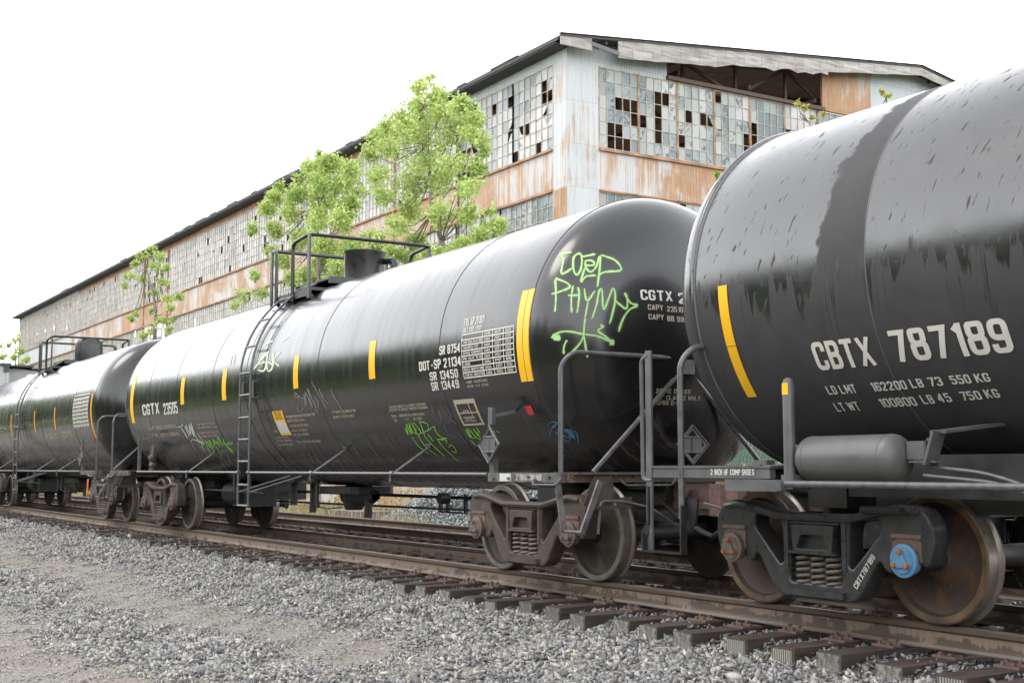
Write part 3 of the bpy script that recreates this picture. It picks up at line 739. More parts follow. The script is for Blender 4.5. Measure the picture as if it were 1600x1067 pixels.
def bogie(car, x, skin, wheelmat, capmats, springmat, adapter, bolts):
    b = MB(); b.box((0, 0, .60), (.36, 1.9, .22), ch=.03); b.box((0, 0, .76), (.40, .5, .12)); b.box((0, 0, .42), (.3, 1.7, .1))
    root = b.build('bogie', skin, car, (x, 0, 0))
    for sy in (-1, 1):
        y = sy * .99
        f = MB(); f.shape([SIDE_OUT] + SIDE_HOLES, .065, .018, XZ(0, y, 0))
        yo = y + sy * .085
        f.tube([(-1.0, yo - sy * .02, .79), (-.85, yo, .812), (-.68, yo, .79), (-.38, yo, .728), (.38, yo, .728), (.68, yo, .79), (.85, yo, .812), (1.0, yo - sy * .02, .79)], .034, n=8)
        f.box((0, yo - sy * .01, .165), (.62, .13, .05), ch=.02)
        f.box((0, yo - sy * .03, .7), (.5, .05, .05))
        for xx in (-.30, .30): f.box((xx, yo - sy * .03, .52), (.045, .07, .36))
        f.build('side_frame', skin, root)
        e = MB(); out = rounded([(-.2, .475), (.2, .475), (.225, .69), (-.225, .69)], .015, 2); inn = rounded([(-.165, .51), (.165, .51), (.12, .615), (-.12, .615)], .015, 2)
        e.shape([out, inn], .05, .006, XZ(0, y + sy * .06, -.02)); e.box((0, y, .565), (.36, .1, .15)); e.box((0, y + sy * .10, .462), (.50, .05, .022))
        e.build('bolster_end', skin, root)
        for k, xx in enumerate((-.155, 0, .155)):
            s = MB(); pts = []
            for i in range(66):
                t = i / 65; a = t * 2 * math.pi * 5.2
                pts.append((xx + .066 * math.cos(a), y + sy * .02 + .066 * math.sin(a), .205 + .235 * t))
            s.tube(pts, .0155, n=6); s.box((xx, y + sy * .02, .2), (.1, .12, .02))
            s.build('spring', springmat, root)
        for sx in (-1, 1):
            a = MB(); a.box((sx * .89, y, .565), (.235, .18, .085), ch=.02); a.box((sx * .89, y + sy * .04, .505), (.20, .1, .11), ch=.03); a.box((sx * .89, y + sy * .05, .625), (.26, .10, .03))
            for q in (-1, 1): a.box((sx * .89 + q * .112, y + sy * .05, .52), (.035, .08, .14))
            a.build('bearing_adapter', adapter, root)
            c = MB(); s_ = lambda p, r: (y + sy * p, r)
            c.lathe([s_(.05, .098), s_(.108, .098), s_(.110, .118), s_(.130, .118), s_(.134, .112), s_(.134, .092), s_(.146, .088), s_(.150, .06), s_(.148, .0)], 'Y', (sx * .89, 0, .457), n=28)
            c.shape([rounded([(.075, -.045), (0, .085), (-.075, -.045)], .03, 3)], .006, .002, XZ(sx * .89, y + sy * .158, .457))
            cm = capmats[0 if sx < 0 else 1]
            cap = c.build('bearing_cap', cm, root)
    for sx in (-1, 1):
        ax = MB(); ax.lathe([(-1.03, .0), (-1.03, .07), (-.80, .08), (-.55, .095), (-.2, .085), (.2, .085), (.55, .095), (.80, .08), (1.03, .07), (1.03, 0)], 'Y', (sx * .89, 0, .457), n=18)
        ax.build('axle', 'under_dark', root)
        for sy in (-1, 1):
            w = wheel_mb(); w.v = [(p[0] + sx * .89, sy * (.795 - p[1]), p[2] + .457) for p in w.v]
            w.build('wheel', [wheelmat, 'tread_steel', 'rim_orange' if wheelmat == 'wheel_rust' else 'rim_dust'], root)
            for xx in (-1, 1):
                k = MB()
                for dx, dz in ((0, .062), (-.054, -.03), (.054, -.03)):
                    k.lathe([(sy * 1.145, .021), (sy * 1.168, .019), (sy * 1.172, 0)], 'Y', (xx * .89 + dx, 0, .457 + dz), n=8)
                if sx > 0: k.build('cap_bolt', bolts, root)
    br = MB()
    for sx in (-1, 1):
        br.box((sx * .36, 0, .40), (.09, 1.5, .09)); br.bar((sx * .36, -.7, .42), (sx * .40, 0, .62), .05, .05); br.bar((sx * .36, .7, .42), (sx * .40, 0, .62), .05, .05)
        for sy in (-.7175, .7175): br.box((sx * .42, sy, .45), (.05, .09, .3), rot=Matrix.Rotation(sx * .25, 3, 'Y'))
    br.build('brake_beam', 'under_dark', root)
    return root

class Tank:
    # a cylinder with 2:1 ellipsoid heads; decals are laid on its surface
    def __init__(s, car, cx, R, zc, L, head=.76):
        s.car, s.cx, s.R, s.zc, s.L, s.h = car, cx, R, zc, L, head
    def pix(s, u, v):
        x, a = on_cyl(u, v, s.R, s.zc); return x - s.cx, a
    def pt(s, x, a, off=.0):
        r = s.R + off; return (x, -r * math.cos(a), r * math.sin(a))       # tank space: origin on the axis
    def head_pt(s, y, z, off=.004):
        q = max(0, 1 - (y * y + z * z) / s.R ** 2); return (s.L + s.h * math.sqrt(q) + off, y, z)
    def shell(s, name, mat, flange=0.0):
        mb = MB(); pr = []
        for i in range(15):
            t = math.pi / 2 * i / 14; pr.append((-s.L - s.h * math.cos(t), s.R * math.sin(t)))
        for i in range(1, 24): pr.append((-s.L + 2 * s.L * i / 24, s.R))
        for i in range(14, -1, -1):
            t = math.pi / 2 * i / 14; pr.append((s.L + s.h * math.cos(t), s.R * math.sin(t)))
        mb.lathe(pr, 'X', n=120)
        s.o = mb.build(name, mat, s.car, (0, 0, s.zc)); return s.o
    def ring(s, name, x, mat, r=.007, off=0.0):
        mb = MB(); n = 120; vs = []; fs = []
        for k in range(n):
            t = 2 * math.pi * k / n
            for j in range(5):
                p = math.pi * j / 4; rr = s.R + off + r * .8 * math.sin(p); vs.append((x + r * math.cos(p), rr * math.cos(t), rr * math.sin(t)))
        for k in range(n):
            for j in range(4): fs.append((k * 5 + j, k * 5 + j + 1, (k + 1) % n * 5 + j + 1, (k + 1) % n * 5 + j))
        mb.add(vs, fs, 0, True); return mb.build(name, mat, s.o)
    def strip(s, name, x0, x1, a0, a1, mat, off=.0035, n=14, shear=0.0, label=None):
        mb = MB(); vs = []; fs = []
        for i in range(n + 1):
            a = a0 + (a1 - a0) * i / n
            for x in (x0, x1): vs.append(s.pt(x, a, off))
        for i in range(n): fs.append((2 * i, 2 * i + 1, 2 * i + 3, 2 * i + 2))
        mb.add(vs, fs, 0, True); return mb.build(name, mat, s.o, label=label)
    def lettering(s, name, lines, mat, bold=.012, label=None):
        # lines: (text, u of left end, v of baseline, u of right end, capital height in pixels)
        mb = MB()
        for (txt, u0, v0, u1, hp) in lines:
            x0, a0 = s.pix(u0, v0)
            lo, hi = x0, x0 + 6
            for _ in range(40):
                m = (lo + hi) / 2; p = s.pt(m, a0); uu = px((p[0] + s.cx, p[1] + TC, p[2] + s.zc))[0]
                lo, hi = (m, hi) if uu < u1 else (lo, m)
            _, a1 = s.pix(u0, v0 - hp); hgt = (a1 - a0) * s.R
            s.word(mb, txt, x0, lo, a0, hgt, bold)
        return mb.build(name, mat, s.o, label=label)
    def word(s, mb, txt, x0, x1, a0, hgt, bold=.012):
        uv, fs = text_mesh(txt, bold)
        q, fs = cut(uv, fs, 1, max(1, int(hgt / .035)), x1 - x0, hgt)
        mb.add([s.pt(x0 + x, a0 + y / s.R, .0042 + z) for x, y, z in q], fs)
    def head_lettering(s, name, lines, mat, bold=.012):
        mb = MB()
        for (txt, u0, v0, u1, v1, hp) in lines:
            f = lambda u, v: (lambda p: (p[1] - TC, p[2] - s.zc))(on_head(u, v, s.cx + s.L, s.h, s.R, s.zc))
            y0, z0 = f(u0, v0); y1, _ = f(u1, v1); _, z1 = f(u0, v0 - hp)
            uv, fs = text_mesh(txt, bold); q, fs = cut(uv, fs, max(1, int((y1 - y0) / .08)), 4, y1 - y0, z1 - z0)
            mb.add([s.head_pt(y0 + a, z0 + b, .005 + c) for a, b, c in q], fs)
        return mb.build(name, mat, s.o)
    def strokes(s, name, lines, mat, w=3.0, head=False, label=None):
        # sprayed or chalked lines: traced points are dropped onto the tank and joined by soft-edged ribbons
        mb = MB(); soft = []
        for st in lines:
            wd = w
            if isinstance(st[0], (int, float)): wd, st = st[0], st[1:]
            P_ = catmull(st); wd0 = wd; ph = sum(st[0])
            n = len(P_); vs = []
            for i, (u, v) in enumerate(P_):
                a, b = P_[max(i - 1, 0)], P_[min(i + 1, n - 1)]
                d = Vector((b[0] - a[0], b[1] - a[1])); d = d.normalized() if d.length > 1e-6 else Vector((1, 0)); wd = wd0 * (1 + .16 * math.sin(i * .55 + ph) + .10 * math.sin(i * 1.7 + ph * 3)); nx, ny = -d.y * wd / 2, d.x * wd / 2
                for k in (-1, 0, 1):
                    uu, vv = u + nx * k, v + ny * k
                    if head:
                        p = on_head(uu, vv, s.cx + s.L, s.h, s.R, s.zc); vs.append(s.head_pt(p[1] - TC, p[2] - s.zc, .006))
                    else:
                        x, an = s.pix(uu, vv); vs.append(s.pt(x, an, .0048))
                    e = 1.0 if 0 < i < n - 1 else .35
                    soft.append(e if k == 0 else 0.0)
            fs = []
            for i in range(n - 1):
                for k in (0, 1): fs.append((3 * i + k, 3 * i + k + 1, 3 * i + k + 4, 3 * i + k + 3))
            mb.add(vs, fs)
        o = mb.build(name, mat, s.o, label=label)
        o.data.attributes.new('soft', 'FLOAT', 'POINT').data.foreach_set('value', np.asarray(soft, np.float32))
        return o
def catmull(st, k=5):
    if len(st) < 3:
        (a, b), (c, d) = st[0], st[-1]; return [(a + (c - a) * i / 4, b + (d - b) * i / 4) for i in range(5)]
    P_ = [st[0]] + list(st) + [st[-1]]; out = []
    for i in range(1, len(P_) - 2):
        p0, p1, p2, p3 = [np.array(q, float) for q in P_[i - 1:i + 3]]
        for j in range(k):
            t = j / k; out.append(tuple(.5 * ((2 * p1) + (-p0 + p2) * t + (2 * p0 - 5 * p1 + 4 * p2 - p3) * t * t + (-p0 + 3 * p1 - 3 * p2 + p3) * t ** 3)))
    out.append(tuple(st[-1])); return out

DIAMOND = [(0, -.185), (.205, 0), (0, .185), (-.205, 0)]
def placard(mat4, parent, tall=1.0):
    k = tall; mb = MB()
    out = rounded([(0, -.19 * k), (.2, 0), (0, .19 * k), (-.2, 0)], .02, 2)
    hs = [rounded([(0, .145 * k), (.06, .082 * k), (-.06, .082 * k)], .008, 2), rounded([(0, -.145 * k), (.06, -.082 * k), (-.06, -.082 * k)], .008, 2), rounded([(.115, .035 * k), (.15, 0), (.115, -.035 * k)], .012, 2)]
    mb.shape([out] + hs, .006, .002, mat4)
    rim = [(0, -.19 * k, .01), (.2, 0, .01), (0, .19 * k, .01), (-.2, 0, .01), (0, -.19 * k, .01)]
    mb.tube([mat4 @ Vector(p) for p in rim], .011, n=6)
    for yy in (.075 * k, -.075 * k): mb.tube([mat4 @ Vector((-.12, yy, .01)), mat4 @ Vector((.12, yy, .01))], .008, n=6)
    mb.tube([mat4 @ Vector((0, -.07 * k, .008)), mat4 @ Vector((0, .07 * k, .008))], .012, n=6)
    return mb.build('placard_holder', 'plate_grey', parent)
def coupler(car, x, sx, mat):
    mb = MB(); mb.box((x - sx * .55, 0, .80), (.7, .16, .18), ch=.03); mb.box((x - sx * .13, -.02, .80), (.28, .30, .30), ch=.06)
    mb.box((x - sx * .02, .10, .80), (.16, .14, .27), ch=.05); mb.box((x - sx * .95, 0, .84), (.75, .42, .34), ch=.04); mb.box((x - sx * .5, 0, .68), (.12, .34, .06))
    for zz in (.74, .86): mb.box((x - sx * .60, -.2, zz), (.16, .05, .07))
    c = mb.build('coupler', mat, car)
    h = MB(); h.tube([(x - sx * .75, -.3, .78), (x - sx * .4, -.36, .62), (x - sx * .1, -.33, .50), (x + sx * .0, -.3, .47)], .026, n=8, fillet=.2); h.build('air_hose', 'under_dark', car)
    return c
def underframe(car, L, xb, R, zc):
    for s in (-1, 1):
        u = MB()
        u.box((s * (xb + .25), 0, .90), (2.3, .62, .32)); u.box((s * xb, 0, .82), (.45, 1.5, .16))
        # bolster saddle hugging the tank
        lo = [(-.72, .92)] + [(R * 1.0 * math.sin(a), zc - R * math.cos(a) + .0) for a in np.linspace(-.46, .46, 16)] + [(.72, .92), (.6, .80), (-.6, .80)]
        u.shape([[(p[0], p[1]) for p in lo]], .16, 0, YZ(s * xb, 0, 0))
        u.box((s * (xb + .5), 0, .98), (1.6, .8, .18))
        u.build('underframe', 'under_dark', car)

# ------------------------------------------------------------------ the two black tank cars with a painted road film
R2, Z2, L2 = 1.522, 2.365, 7.24
def black_car(cx, label, marked):
    car = empty('tank_car', (cx, TC, 0)); tag(car, label, 'tank car', 'tank cars of the train')
    tk = Tank(car, -17.68, R2, Z2, L2)          # marks are traced on the middle car and laid in car space
    C0 = -17.68
    tk.shell('tank', 'tank_black')
    for u, v in ((688, 520), (527, 480)): tk.ring('weld_seam', tk.pix(u, v)[0], 'under_dark', .006)
    for x in (-2.2, -4.1, -5.75, .05): tk.ring('weld_seam', x, 'under_dark', .005)
    tk.ring('weld_seam', L2, 'under_dark', .006); tk.ring('weld_seam', -L2, 'under_dark', .006)
    for xs_ in (-.95, -.55): tk.strip('reinforcing_pad', xs_ - .02, xs_ + .30, -1.25, 1.15, 'tank_black', off=.004, n=40)
    # reflective stripes
    A, B = rad(16.5), rad(-15)
    def tape(x, a, b, w, m='tape_yellow', double=False):
        if double:
            tk.strip('reflective_stripe', x - w, x - .004, a, b, m); tk.strip('reflective_stripe', x + .004, x + w, a, b, m)
        else: tk.strip('reflective_stripe', x - w / 2, x + w / 2, a, b, m)
    m = 'tape_yellow' if marked else 'tape_orange'
    if marked:
        tape(tk.pix(817, 530)[0] + .0, tk.pix(822, 454)[1], tk.pix(822, 596)[1], .115, m, True)
        for (u, v0, v1) in ((581, 533, 592), (462, 556, 607), (350, 577, 625), (285, 590, 632)): tape(tk.pix(u, (v0 + v1) / 2)[0], tk.pix(u, v0)[1], tk.pix(u, v1)[1], .17 if u > 400 else .19, m)
        tape(tk.pix(206, 625)[0], tk.pix(207, 588)[1], tk.pix(207, 661)[1], .2, m)
    else:
        tape(7.0, rad(12), rad(-28), .10, m)
        for x in (3.55, 1.3, -1.7, -4.6): tape(x, rad(6), rad(-14), .10, m)
    # lettering
    if marked:
        tk.lettering('reporting_marks', [('CGTX', 224, 649, 250, 17), ('23505', 257, 648, 279, 18)], 'white_stencil', .03)
        tk.lettering('weight_stencil', [('LD LMT 190030 LB 87000 KG', 232, 672, 276, 5.5), ('LT WT 72970 LB 33080 KG', 240, 683, 281, 5.5)], 'tan_stencil', .012)
        tk.lettering('test_stencil', [('SR 8754', 687, 555, 719, 14), ('DOT-SP 21134', 656, 580, 721, 14.5), ('SR 13450', 673, 595, 717, 13.5), ('SR 13449', 676, 610.5, 719, 13.5)], 'white_stencil', .034)
        tk.lettering('notice_stencil', [('TRACKSIDE SUBJECT TO A SECURITY AGREEMENT', 609, 638, 666, 4), ('FILED WITH THE SURFACE TRANSPORTATION BOARD', 609, 643, 669, 4), ('PAINT - SHERWIN WILLIAMS E61BA1', 613, 652, 665, 4), ('TRIN -', 617, 658.5, 623, 4), ('T.C.I.', 633, 657, 641, 4), ('CA-0107', 647, 656, 661, 4),
            ('MAXIMUM OPERATING PRESSURE FOR', 448, 653, 493, 4), ('HEATER COILS 25 PSI', 450, 659.5, 477, 4), ('EXTERIOR HEATER PIPES', 454, 667.5, 483, 4), ('AS INLET OR OUTLET', 457, 674.5, 482, 4), ('PIPE CAPS REQUIRED', 460, 681, 485, 4), ('VENT TANK WHEN UNLOADING', 466, 692, 503, 4),
            ('6" FIBERGLASS INSULATION', 520, 646, 557, 4), ('DO NOT EXCEED 400 F', 522, 653.5, 555, 4), ('CLOSE', 428, 675, 434, 3), ('CHECK VALVES', 432, 685, 452, 3), ('BEFORE OPENING', 434, 690, 458, 3), ('UNLOADING CAP', 437, 696, 460, 3),
            ('TANK BUILT WITH STEEL', 308, 664.5, 337, 3), ('MAX GROSS RAIL LOAD', 310, 669.5, 340, 3), ('COMPLIES WITH RULE', 313, 677.5, 340, 3), ('TRUCK CENTERS', 316, 683, 340, 3)], 'tan_stencil', .01)
        # inspection table
        x0, a_t = tk.pix(722.5, 523.5); x1, _ = tk.pix(803, 520); _, a_b = tk.pix(728, 590.5)
        rows, W_ = 8, x1 - x0; ln = MB()
        def hl(a, xa=x0, xb=x1, w=.012):
            ln.add([tk.pt(xa, a - w / 2 / R2, .004), tk.pt(xb, a - w / 2 / R2, .004), tk.pt(xb, a + w / 2 / R2, .004), tk.pt(xa, a + w / 2 / R2, .004)], [(0, 1, 2, 3)])
        ra = [a_t + (a_b - a_t) * i / rows for i in range(rows + 1)]
        for a in ra: hl(a)
        cols = [x0, x0 + .41 * W_, x0 + .61 * W_, x0 + .81 * W_, x1]
        for x in cols:
            for i in range(rows): ln.add([tk.pt(x - .006, ra[i], .004), tk.pt(x + .006, ra[i], .004), tk.pt(x + .006, ra[i + 1], .004), tk.pt(x - .006, ra[i + 1], .004)], [(0, 1, 2, 3)])
        lab = ['', 'TANK QUALIFICATION', 'THICKNESS TEST', 'SERVICE EQUIPMENT', 'PRD: VALVE 75 PSI', 'LINING', '88.B.2 INSPECTION', 'STUB SILL INSPECTION']
        due = [('STATION', 'QUALIFIED', 'DUE'), ('GAGA', '2021', '2032'), ('GAGA', '2021', '2032'), ('GAGA', '2021', '2026'), ('GAGA', '2021', '2026'), ('GAGA', 'PP', 'NONE'), ('GAGA', '2021', '2032'), ('GAGA', '2021', '2032')]
        hgt = (ra[0] - ra[1]) * R2
        for i in range(rows):
            base = ra[i + 1] + .25 * (ra[0] - ra[1])
            if lab[i]: tk.word(ln, lab[i], x0 + .03, x0 + .03 + min(.37, .022 * len(lab[i])) * W_, base, hgt * .5, .01)
            for j, tx in enumerate(due[i]): tk.word(ln, tx, cols[j + 1] + .04, cols[j + 2] - .05, base, hgt * .5, .01)
        tk.word(ln, 'FRA AIP 201901', x0 + .02, x0 + .42 * W_, a_t + .09 / R2, .085, .014)
        tk.word(ln, 'DEC 2021 2031', x0 + .02, x0 + .40 * W_, a_t + .02 / R2, .05, .01)
        ln.build('inspection_table', 'white_stencil', tk.o)
        tk.lettering('lining_stencil', [('LINING - PLASITE 9052', 729.5, 599, 762, 3.6), ('APPLIED - T.C.I.C - 01-2021', 731, 605.5, 764, 3.6)], 'tan_stencil', .01)
        # open box of the consolidated stencil
        bx0, at = tk.pix(708, 625); bx1 = tk.pix(741, 622)[0]; ab = tk.pix(726, 665)[1]; fr = MB()
        def st(xa, xb, a, b): fr.add([tk.pt(xa + (xb - xa) * 0, a, .004), tk.pt(xb, a, .004), tk.pt(xb, b, .004), tk.pt(xa, b, .004)], [(0, 1, 2, 3)])
        N_ = 8
        for i in range(N_):
            a, b = at + (ab - at) * i / N_, at + (ab - at) * (i + 1) / N_
            for x in (bx0, bx1 - .04): st(x, x + .04, a, b)
            if i < 6: st((bx0 + bx1) / 2 + .06, (bx0 + bx1) / 2 + .078, a, b)
        st(bx0, bx1, at, at - .05 / R2); st(bx0, bx1, ab + .16 / R2, ab + .145 / R2); st(bx0, bx1, ab + .025 / R2, ab)
        tk.word(fr, 'ACR', bx0 + .12, bx0 + .26, at - .16 / R2, .04); tk.word(fr, 'REX', bx0 + .12, bx0 + .26, at - .24 / R2, .04); tk.word(fr, 'DOT 111A100W1', bx0 + .08, bx1 - .12, ab + .085 / R2, .025); tk.word(fr, 'NON PRESSURE', bx0 + .08, bx1 - .12, ab + .045 / R2, .02)
        fr.build('stencil_frame', 'tan_stencil', tk.o)
        # warning label and red tag
        lx, la = tk.pix(425, 642.5); lb = tk.pix(441, 680)[1]; w_ = tk.pix(441, 641)[0] - lx
        tk.strip('warning_label', lx, lx + w_, la, lb, 'tape_yellow', off=.004)
        tk.strip('warning_label', lx + .02, lx + w_ - .02, la + (lb - la) * .42, la + (lb - la) * .92, 'label_white', off=.006)
        wl_ = MB()
        for i in range(4): tk.word(wl_, ('NOTICE', 'THIS CAR MUST', 'BE PROTECTED', 'AND CLOSED')[i], lx + .06, lx + w_ - .06, la + (lb - la) * (.1 + .085 * i), .035, .01)
        wl_.build('label_print', 'under_dark', tk.o)
        rx, ra_ = tk.pix(820, 634); rb = tk.pix(824, 648)[1]; tk.strip('red_tag', rx, rx + .115, ra_, rb, 'label_red', off=.004)
        # head lettering
        tk.head_lettering('reporting_marks', [('CGTX', 1001, 468.5, 1051, 473.5, 16), ('·', 1054.5, 464, 1057, 464.2, 2), ('23505', 1060, 474.5, 1120, 480, 17)], 'white_stencil', .036)
        tk.head_lettering('capacity_stencil', [('CAPY', 1012, 484, 1036, 486, 8.5), ('23510', 1042, 487, 1067, 489, 8.5), ('US GAL', 1077, 490, 1110, 493, 8.5), ('CAPY', 1013, 499, 1037, 501, 8.5), ('88 995', 1042, 502, 1074, 504.5, 8.5), ('LITERS', 1082, 505, 1115, 508, 8.5)], 'tan_stencil', .03)
        tk.head_lettering('wheel_stencil', [('2001E DIM GR', 1024, 614, 1078, 615.5, 7), ('36" CLASS C WHLS', 1024, 624, 1093, 625.5, 7), ('SPRG D-5', 1025, 632.5, 1060, 633.3, 7)], 'tan_stencil', .012)
        graffiti(tk)
    else:
        tbl = MB(); 
        x0, x1, at, ab = 5.35, 6.75, rad(12), rad(-13)
        for i in range(9):
            a = at + (ab - at) * i / 8; tbl.add([tk.pt(x0, a, .004), tk.pt(x1, a, .004), tk.pt(x1, a + .012, .004), tk.pt(x0, a + .012, .004)], [(0, 1, 2, 3)])
            if i < 8:
                for tx, xa, xb in (('QUALIFICATION', .02, .40), ('GAGA', .46, .60), ('2021', .66, .78), ('2032', .84, .97)): tk.word(tbl, tx, x0 + xa * 1.4, x0 + xb * 1.4, a - .075 , .07, .014)
                for f in (0, .43, .62, .81, .99):
                    b = at + (ab - at) * (i + 1) / 8; xx = x0 + f * 1.4; tbl.add([tk.pt(xx, a, .004), tk.pt(xx + .014, a, .004), tk.pt(xx + .014, b, .004), tk.pt(xx, b, .004)], [(0, 1, 2, 3)])
        tbl.build('inspection_table', 'white_stencil', tk.o)
        nt = MB()
        for i, t_ in enumerate(('TRACKSIDE SUBJECT TO A SECURITY', 'FILED WITH THE SURFACE BOARD')): tk.word(nt, t_, 2.2, 3.6, rad(-19 - 3 * i), .05, .01); tk.word(nt, t_[::1][:18], 4.0, 5.1, rad(-18 - 3 * i), .05, .01)
        nt.build('notice_stencil', 'tan_stencil', tk.o)
        tk.strip('red_tag', 6.72, 6.85, rad(-24), rad(-29), 'label_red', off=.004)
    loc = lambda p: (p[0] - C0, p[1] - TC, p[2])
    Y0 = -.9 - TC
    # side handrail pipe, in two runs either side of the ladder
    h = MB(); z = 1.04
    h.tube([(6.62, Y0, z), (-.17, Y0, z)], .018); h2 = MB(); h2.tube([(-.61, Y0, z), (-6.0, Y0, z)], .018); h2.tube([(-.64, Y0, z), (-.58, Y0, z)], .03)
    for (u0, v0, u1, v1) in ((613, 738, 645, 698), (487, 738, 518, 702), (293, 738, 327, 706)):
        xx = at_y(u0, v0, -.9)[0] - C0; a = tk.pix(u1, v1)
        p = tk.pt(xx + .02, a[1], 0)
        h_, h = h, (h if xx > -.3 else h2)
        h.tube([(xx, Y0, z - .01), (p[0], p[1], p[2] + Z2)], .016); h.box((p[0], p[1] - .0, p[2] + Z2 + .02), (.13, .07, .02)); h.tube([(xx - .05, Y0, z + .03), (xx - .05, Y0, z - .1)], .018); h.tube([(xx - .04, Y0, z), (xx + .04, Y0, z)], .028); h = h_
    h2.build('side_handrail', 'pipe_grey', car)
    for xx in (-.17, 4.49): h.tube([(xx - .03, Y0, z), (xx + .03, Y0, z)], .03)
    h.build('side_handrail', 'pipe_grey', car)
    hb = h; b = MB(); b.tube([(6.62, -Y0, z), (-6.0, -Y0, z)], .021); b.build('side_handrail', 'pipe_grey', car)
    # ladder
    l = MB(); xl, xr = -.61, -.17
    arc = [(-(R2 + .10) * math.cos(a), Z2 + (R2 + .10) * math.sin(a)) for a in np.linspace(rad(8), rad(68), 12)]
    for xx in (xl, xr): l.tube([(xx, Y0, .55), (xx, Y0, 2.45)] + [(xx, y, z_) for y, z_ in arc], .018)
    for zz in (.56, .86, 1.2, 1.52, 1.84, 2.17, 2.49): l.tube([(xl, Y0, zz), (xr, Y0, zz)], .017)
    for i in (2, 5, 8, 11): l.tube([(xl, arc[i][0], arc[i][1]), (xr, arc[i][0], arc[i][1])], .016)
    for (dx, zz) in ((xl, .75), (xr, .75)): l.tube([(dx, Y0, zz), (dx + .50, -1.0, .99)], .012)
    for dx in (xl + .07, xr + .05):
        l.tube([(dx, Y0 + .02, 2.12), (dx, Y0 + .02, 2.36)], .02); l.tube([(dx, Y0 + .02, 2.12), (dx, -R2 + .02, 2.12)], .013); l.tube([(dx, Y0 + .02, 2.36), (dx, -R2 + .02, 2.36)], .013)
    l.build('ladder', 'pipe_grey', car)
    # crossing platform, its two handrails, and the nozzle housing on top
    pf = MB(); yn, yf = -.985, .985
    for s in (-1, 1):
        pf.box((-.26, s * .78, 3.70), (1.38, .36, .035)); pf.box((-.26, s * .96, 3.66), (1.4, .03, .11)); pf.box((-.26, s * .60, 3.72), (1.4, .03, .08))
        for xx in (-.9, -.3, .38): pf.bar((xx, s * .93, 3.62), (xx, s * .84, 3.42), .05, .05)
    pf.box((-.26, 0, 3.90), (1.3, 1.2, .03)); pf.box((-.9, 0, 3.86), (.05, 1.3, .1)); pf.box((.4, 0, 3.86), (.05, 1.3, .1))
    for i in range(9): pf.box((-.92 + i * .165, -.78, 3.722), (.02, .36, .02))
    top = pf.build('top_platform', 'platform_dark', car)
    def rail_u(x, ret, zt):
        r = MB()
        r.tube([(x + ret, yn, 3.58), (x + ret, yn, zt - .05), (x, yn, zt), (x, yf, zt), (x + ret, yf, zt - .05), (x + ret, yf, 3.58)], .028, fillet=.12)
        for y in (yn, yf): r.box((x, y, (3.56 + zt) / 2), (.075, .028, zt - 3.56))
        r.build('top_handrail', 'platform_dark', top)
    rail_u(.43, -.62, 4.50); rail_u(-1.05, .2, 4.46)
    nz = MB(); dx = tk_dome = at_y(569, 425, TC)[0] - C0
    if marked:
        nz.lathe([(3.78, .30), (3.86, .33), (3.88, .33), (3.88, .302), (4.30, .302), (4.33, .318), (4.35, .318), (4.35, .29), (4.3, .285), (4.0, .28)], 'Z', (dx, 0, 0), n=40)
        nz.shape([[(-.09, 3.86), (.05, 3.86), (.05, 4.2)]], .02, 0, Matrix.Translation((dx - .30, -.12, 0)) @ Matrix(((1, 0, 0, 0), (0, 0, -1, 0), (0, 1, 0, 0), (0, 0, 0, 1))))
        nz.box((dx - .33, -.05, 4.03), (.03, .2, .4), rot=Matrix.Rotation(.35, 3, 'Y')); nz.box((dx - .5, -.1, 3.9), (.5, .3, .05))
        nz.tube([(dx + .2, .25, 4.2), (dx + .42, .3, 4.2), (dx + .47, .3, 4.0)], .05, fillet=.1); nz.lathe([(3.8, .12), (4.0, .12), (4.02, .08), (4.05, .08)], 'Z', (dx + .5, .3, 0), n=14)
    else:
        nz.lathe([(3.78, .33), (3.88, .35), (4.36, .35), (4.38, .345), (4.46, .30), (4.52, .18), (4.54, 0)], 'Z', (dx, 0, 0), n=40)
        nz.box((dx - .55, -.1, 3.95), (.45, .3, .08)); nz.lathe([(3.86, .08), (4.06, .08), (4.08, 0)], 'Z', (dx - .5, .1, 0), n=12); nz.lathe([(3.86, .03), (4.18, .03), (4.2, 0)], 'Z', (dx - .7, 0, 0), n=8)
    nz.build('nozzle_housing', 'platform_dark', car)
    # ends
    for s in (1, -1):
        xe = 7.93
        e = MB(); e.box((s * 7.28, -Y0 - .03, 1.012), (1.3, .06, .09)); e.build('side_sill', 'sill_worn', car)
        e = MB(); e.box((s * 7.28, Y0 + .03, 1.012), (1.3, .06, .09))
        for (q, zz) in ((6.75, 1.0), (7.05, 1.0), (7.4, 1.02), (7.52, .99), (7.75, 1.02)): e.tube([(s * q, Y0 - .03, zz), (s * q, Y0 + .02, zz)], .016, n=6)
        e.build('side_sill', 'sill_worn', car)
        e = MB(); e.box((s * xe, 0, 1.01), (.07, 3.1, .085)); e.box((s * xe - s * .1, 0, 1.05), (.4, 3.0, .02))
        for y in np.linspace(-1.5, 1.5, 14): e.tube([(s * (xe + .02), y, 1.02), (s * (xe + .055), y, 1.02)], .017, n=6)
        e.build('end_sill', 'sill_rust', car)
        r = MB(); r.tube([(s * (xe - .04), Y0 + .03, .98), (s * (xe - .04), Y0 + .03, 2.05), (s * (xe + .02), Y0 + .12, 2.165), (s * (xe + .02), 1.5, 2.165), (s * (xe - .02), 1.6, 2.05), (s * (xe - .02), 1.6, .98)], .023, fillet=.16)
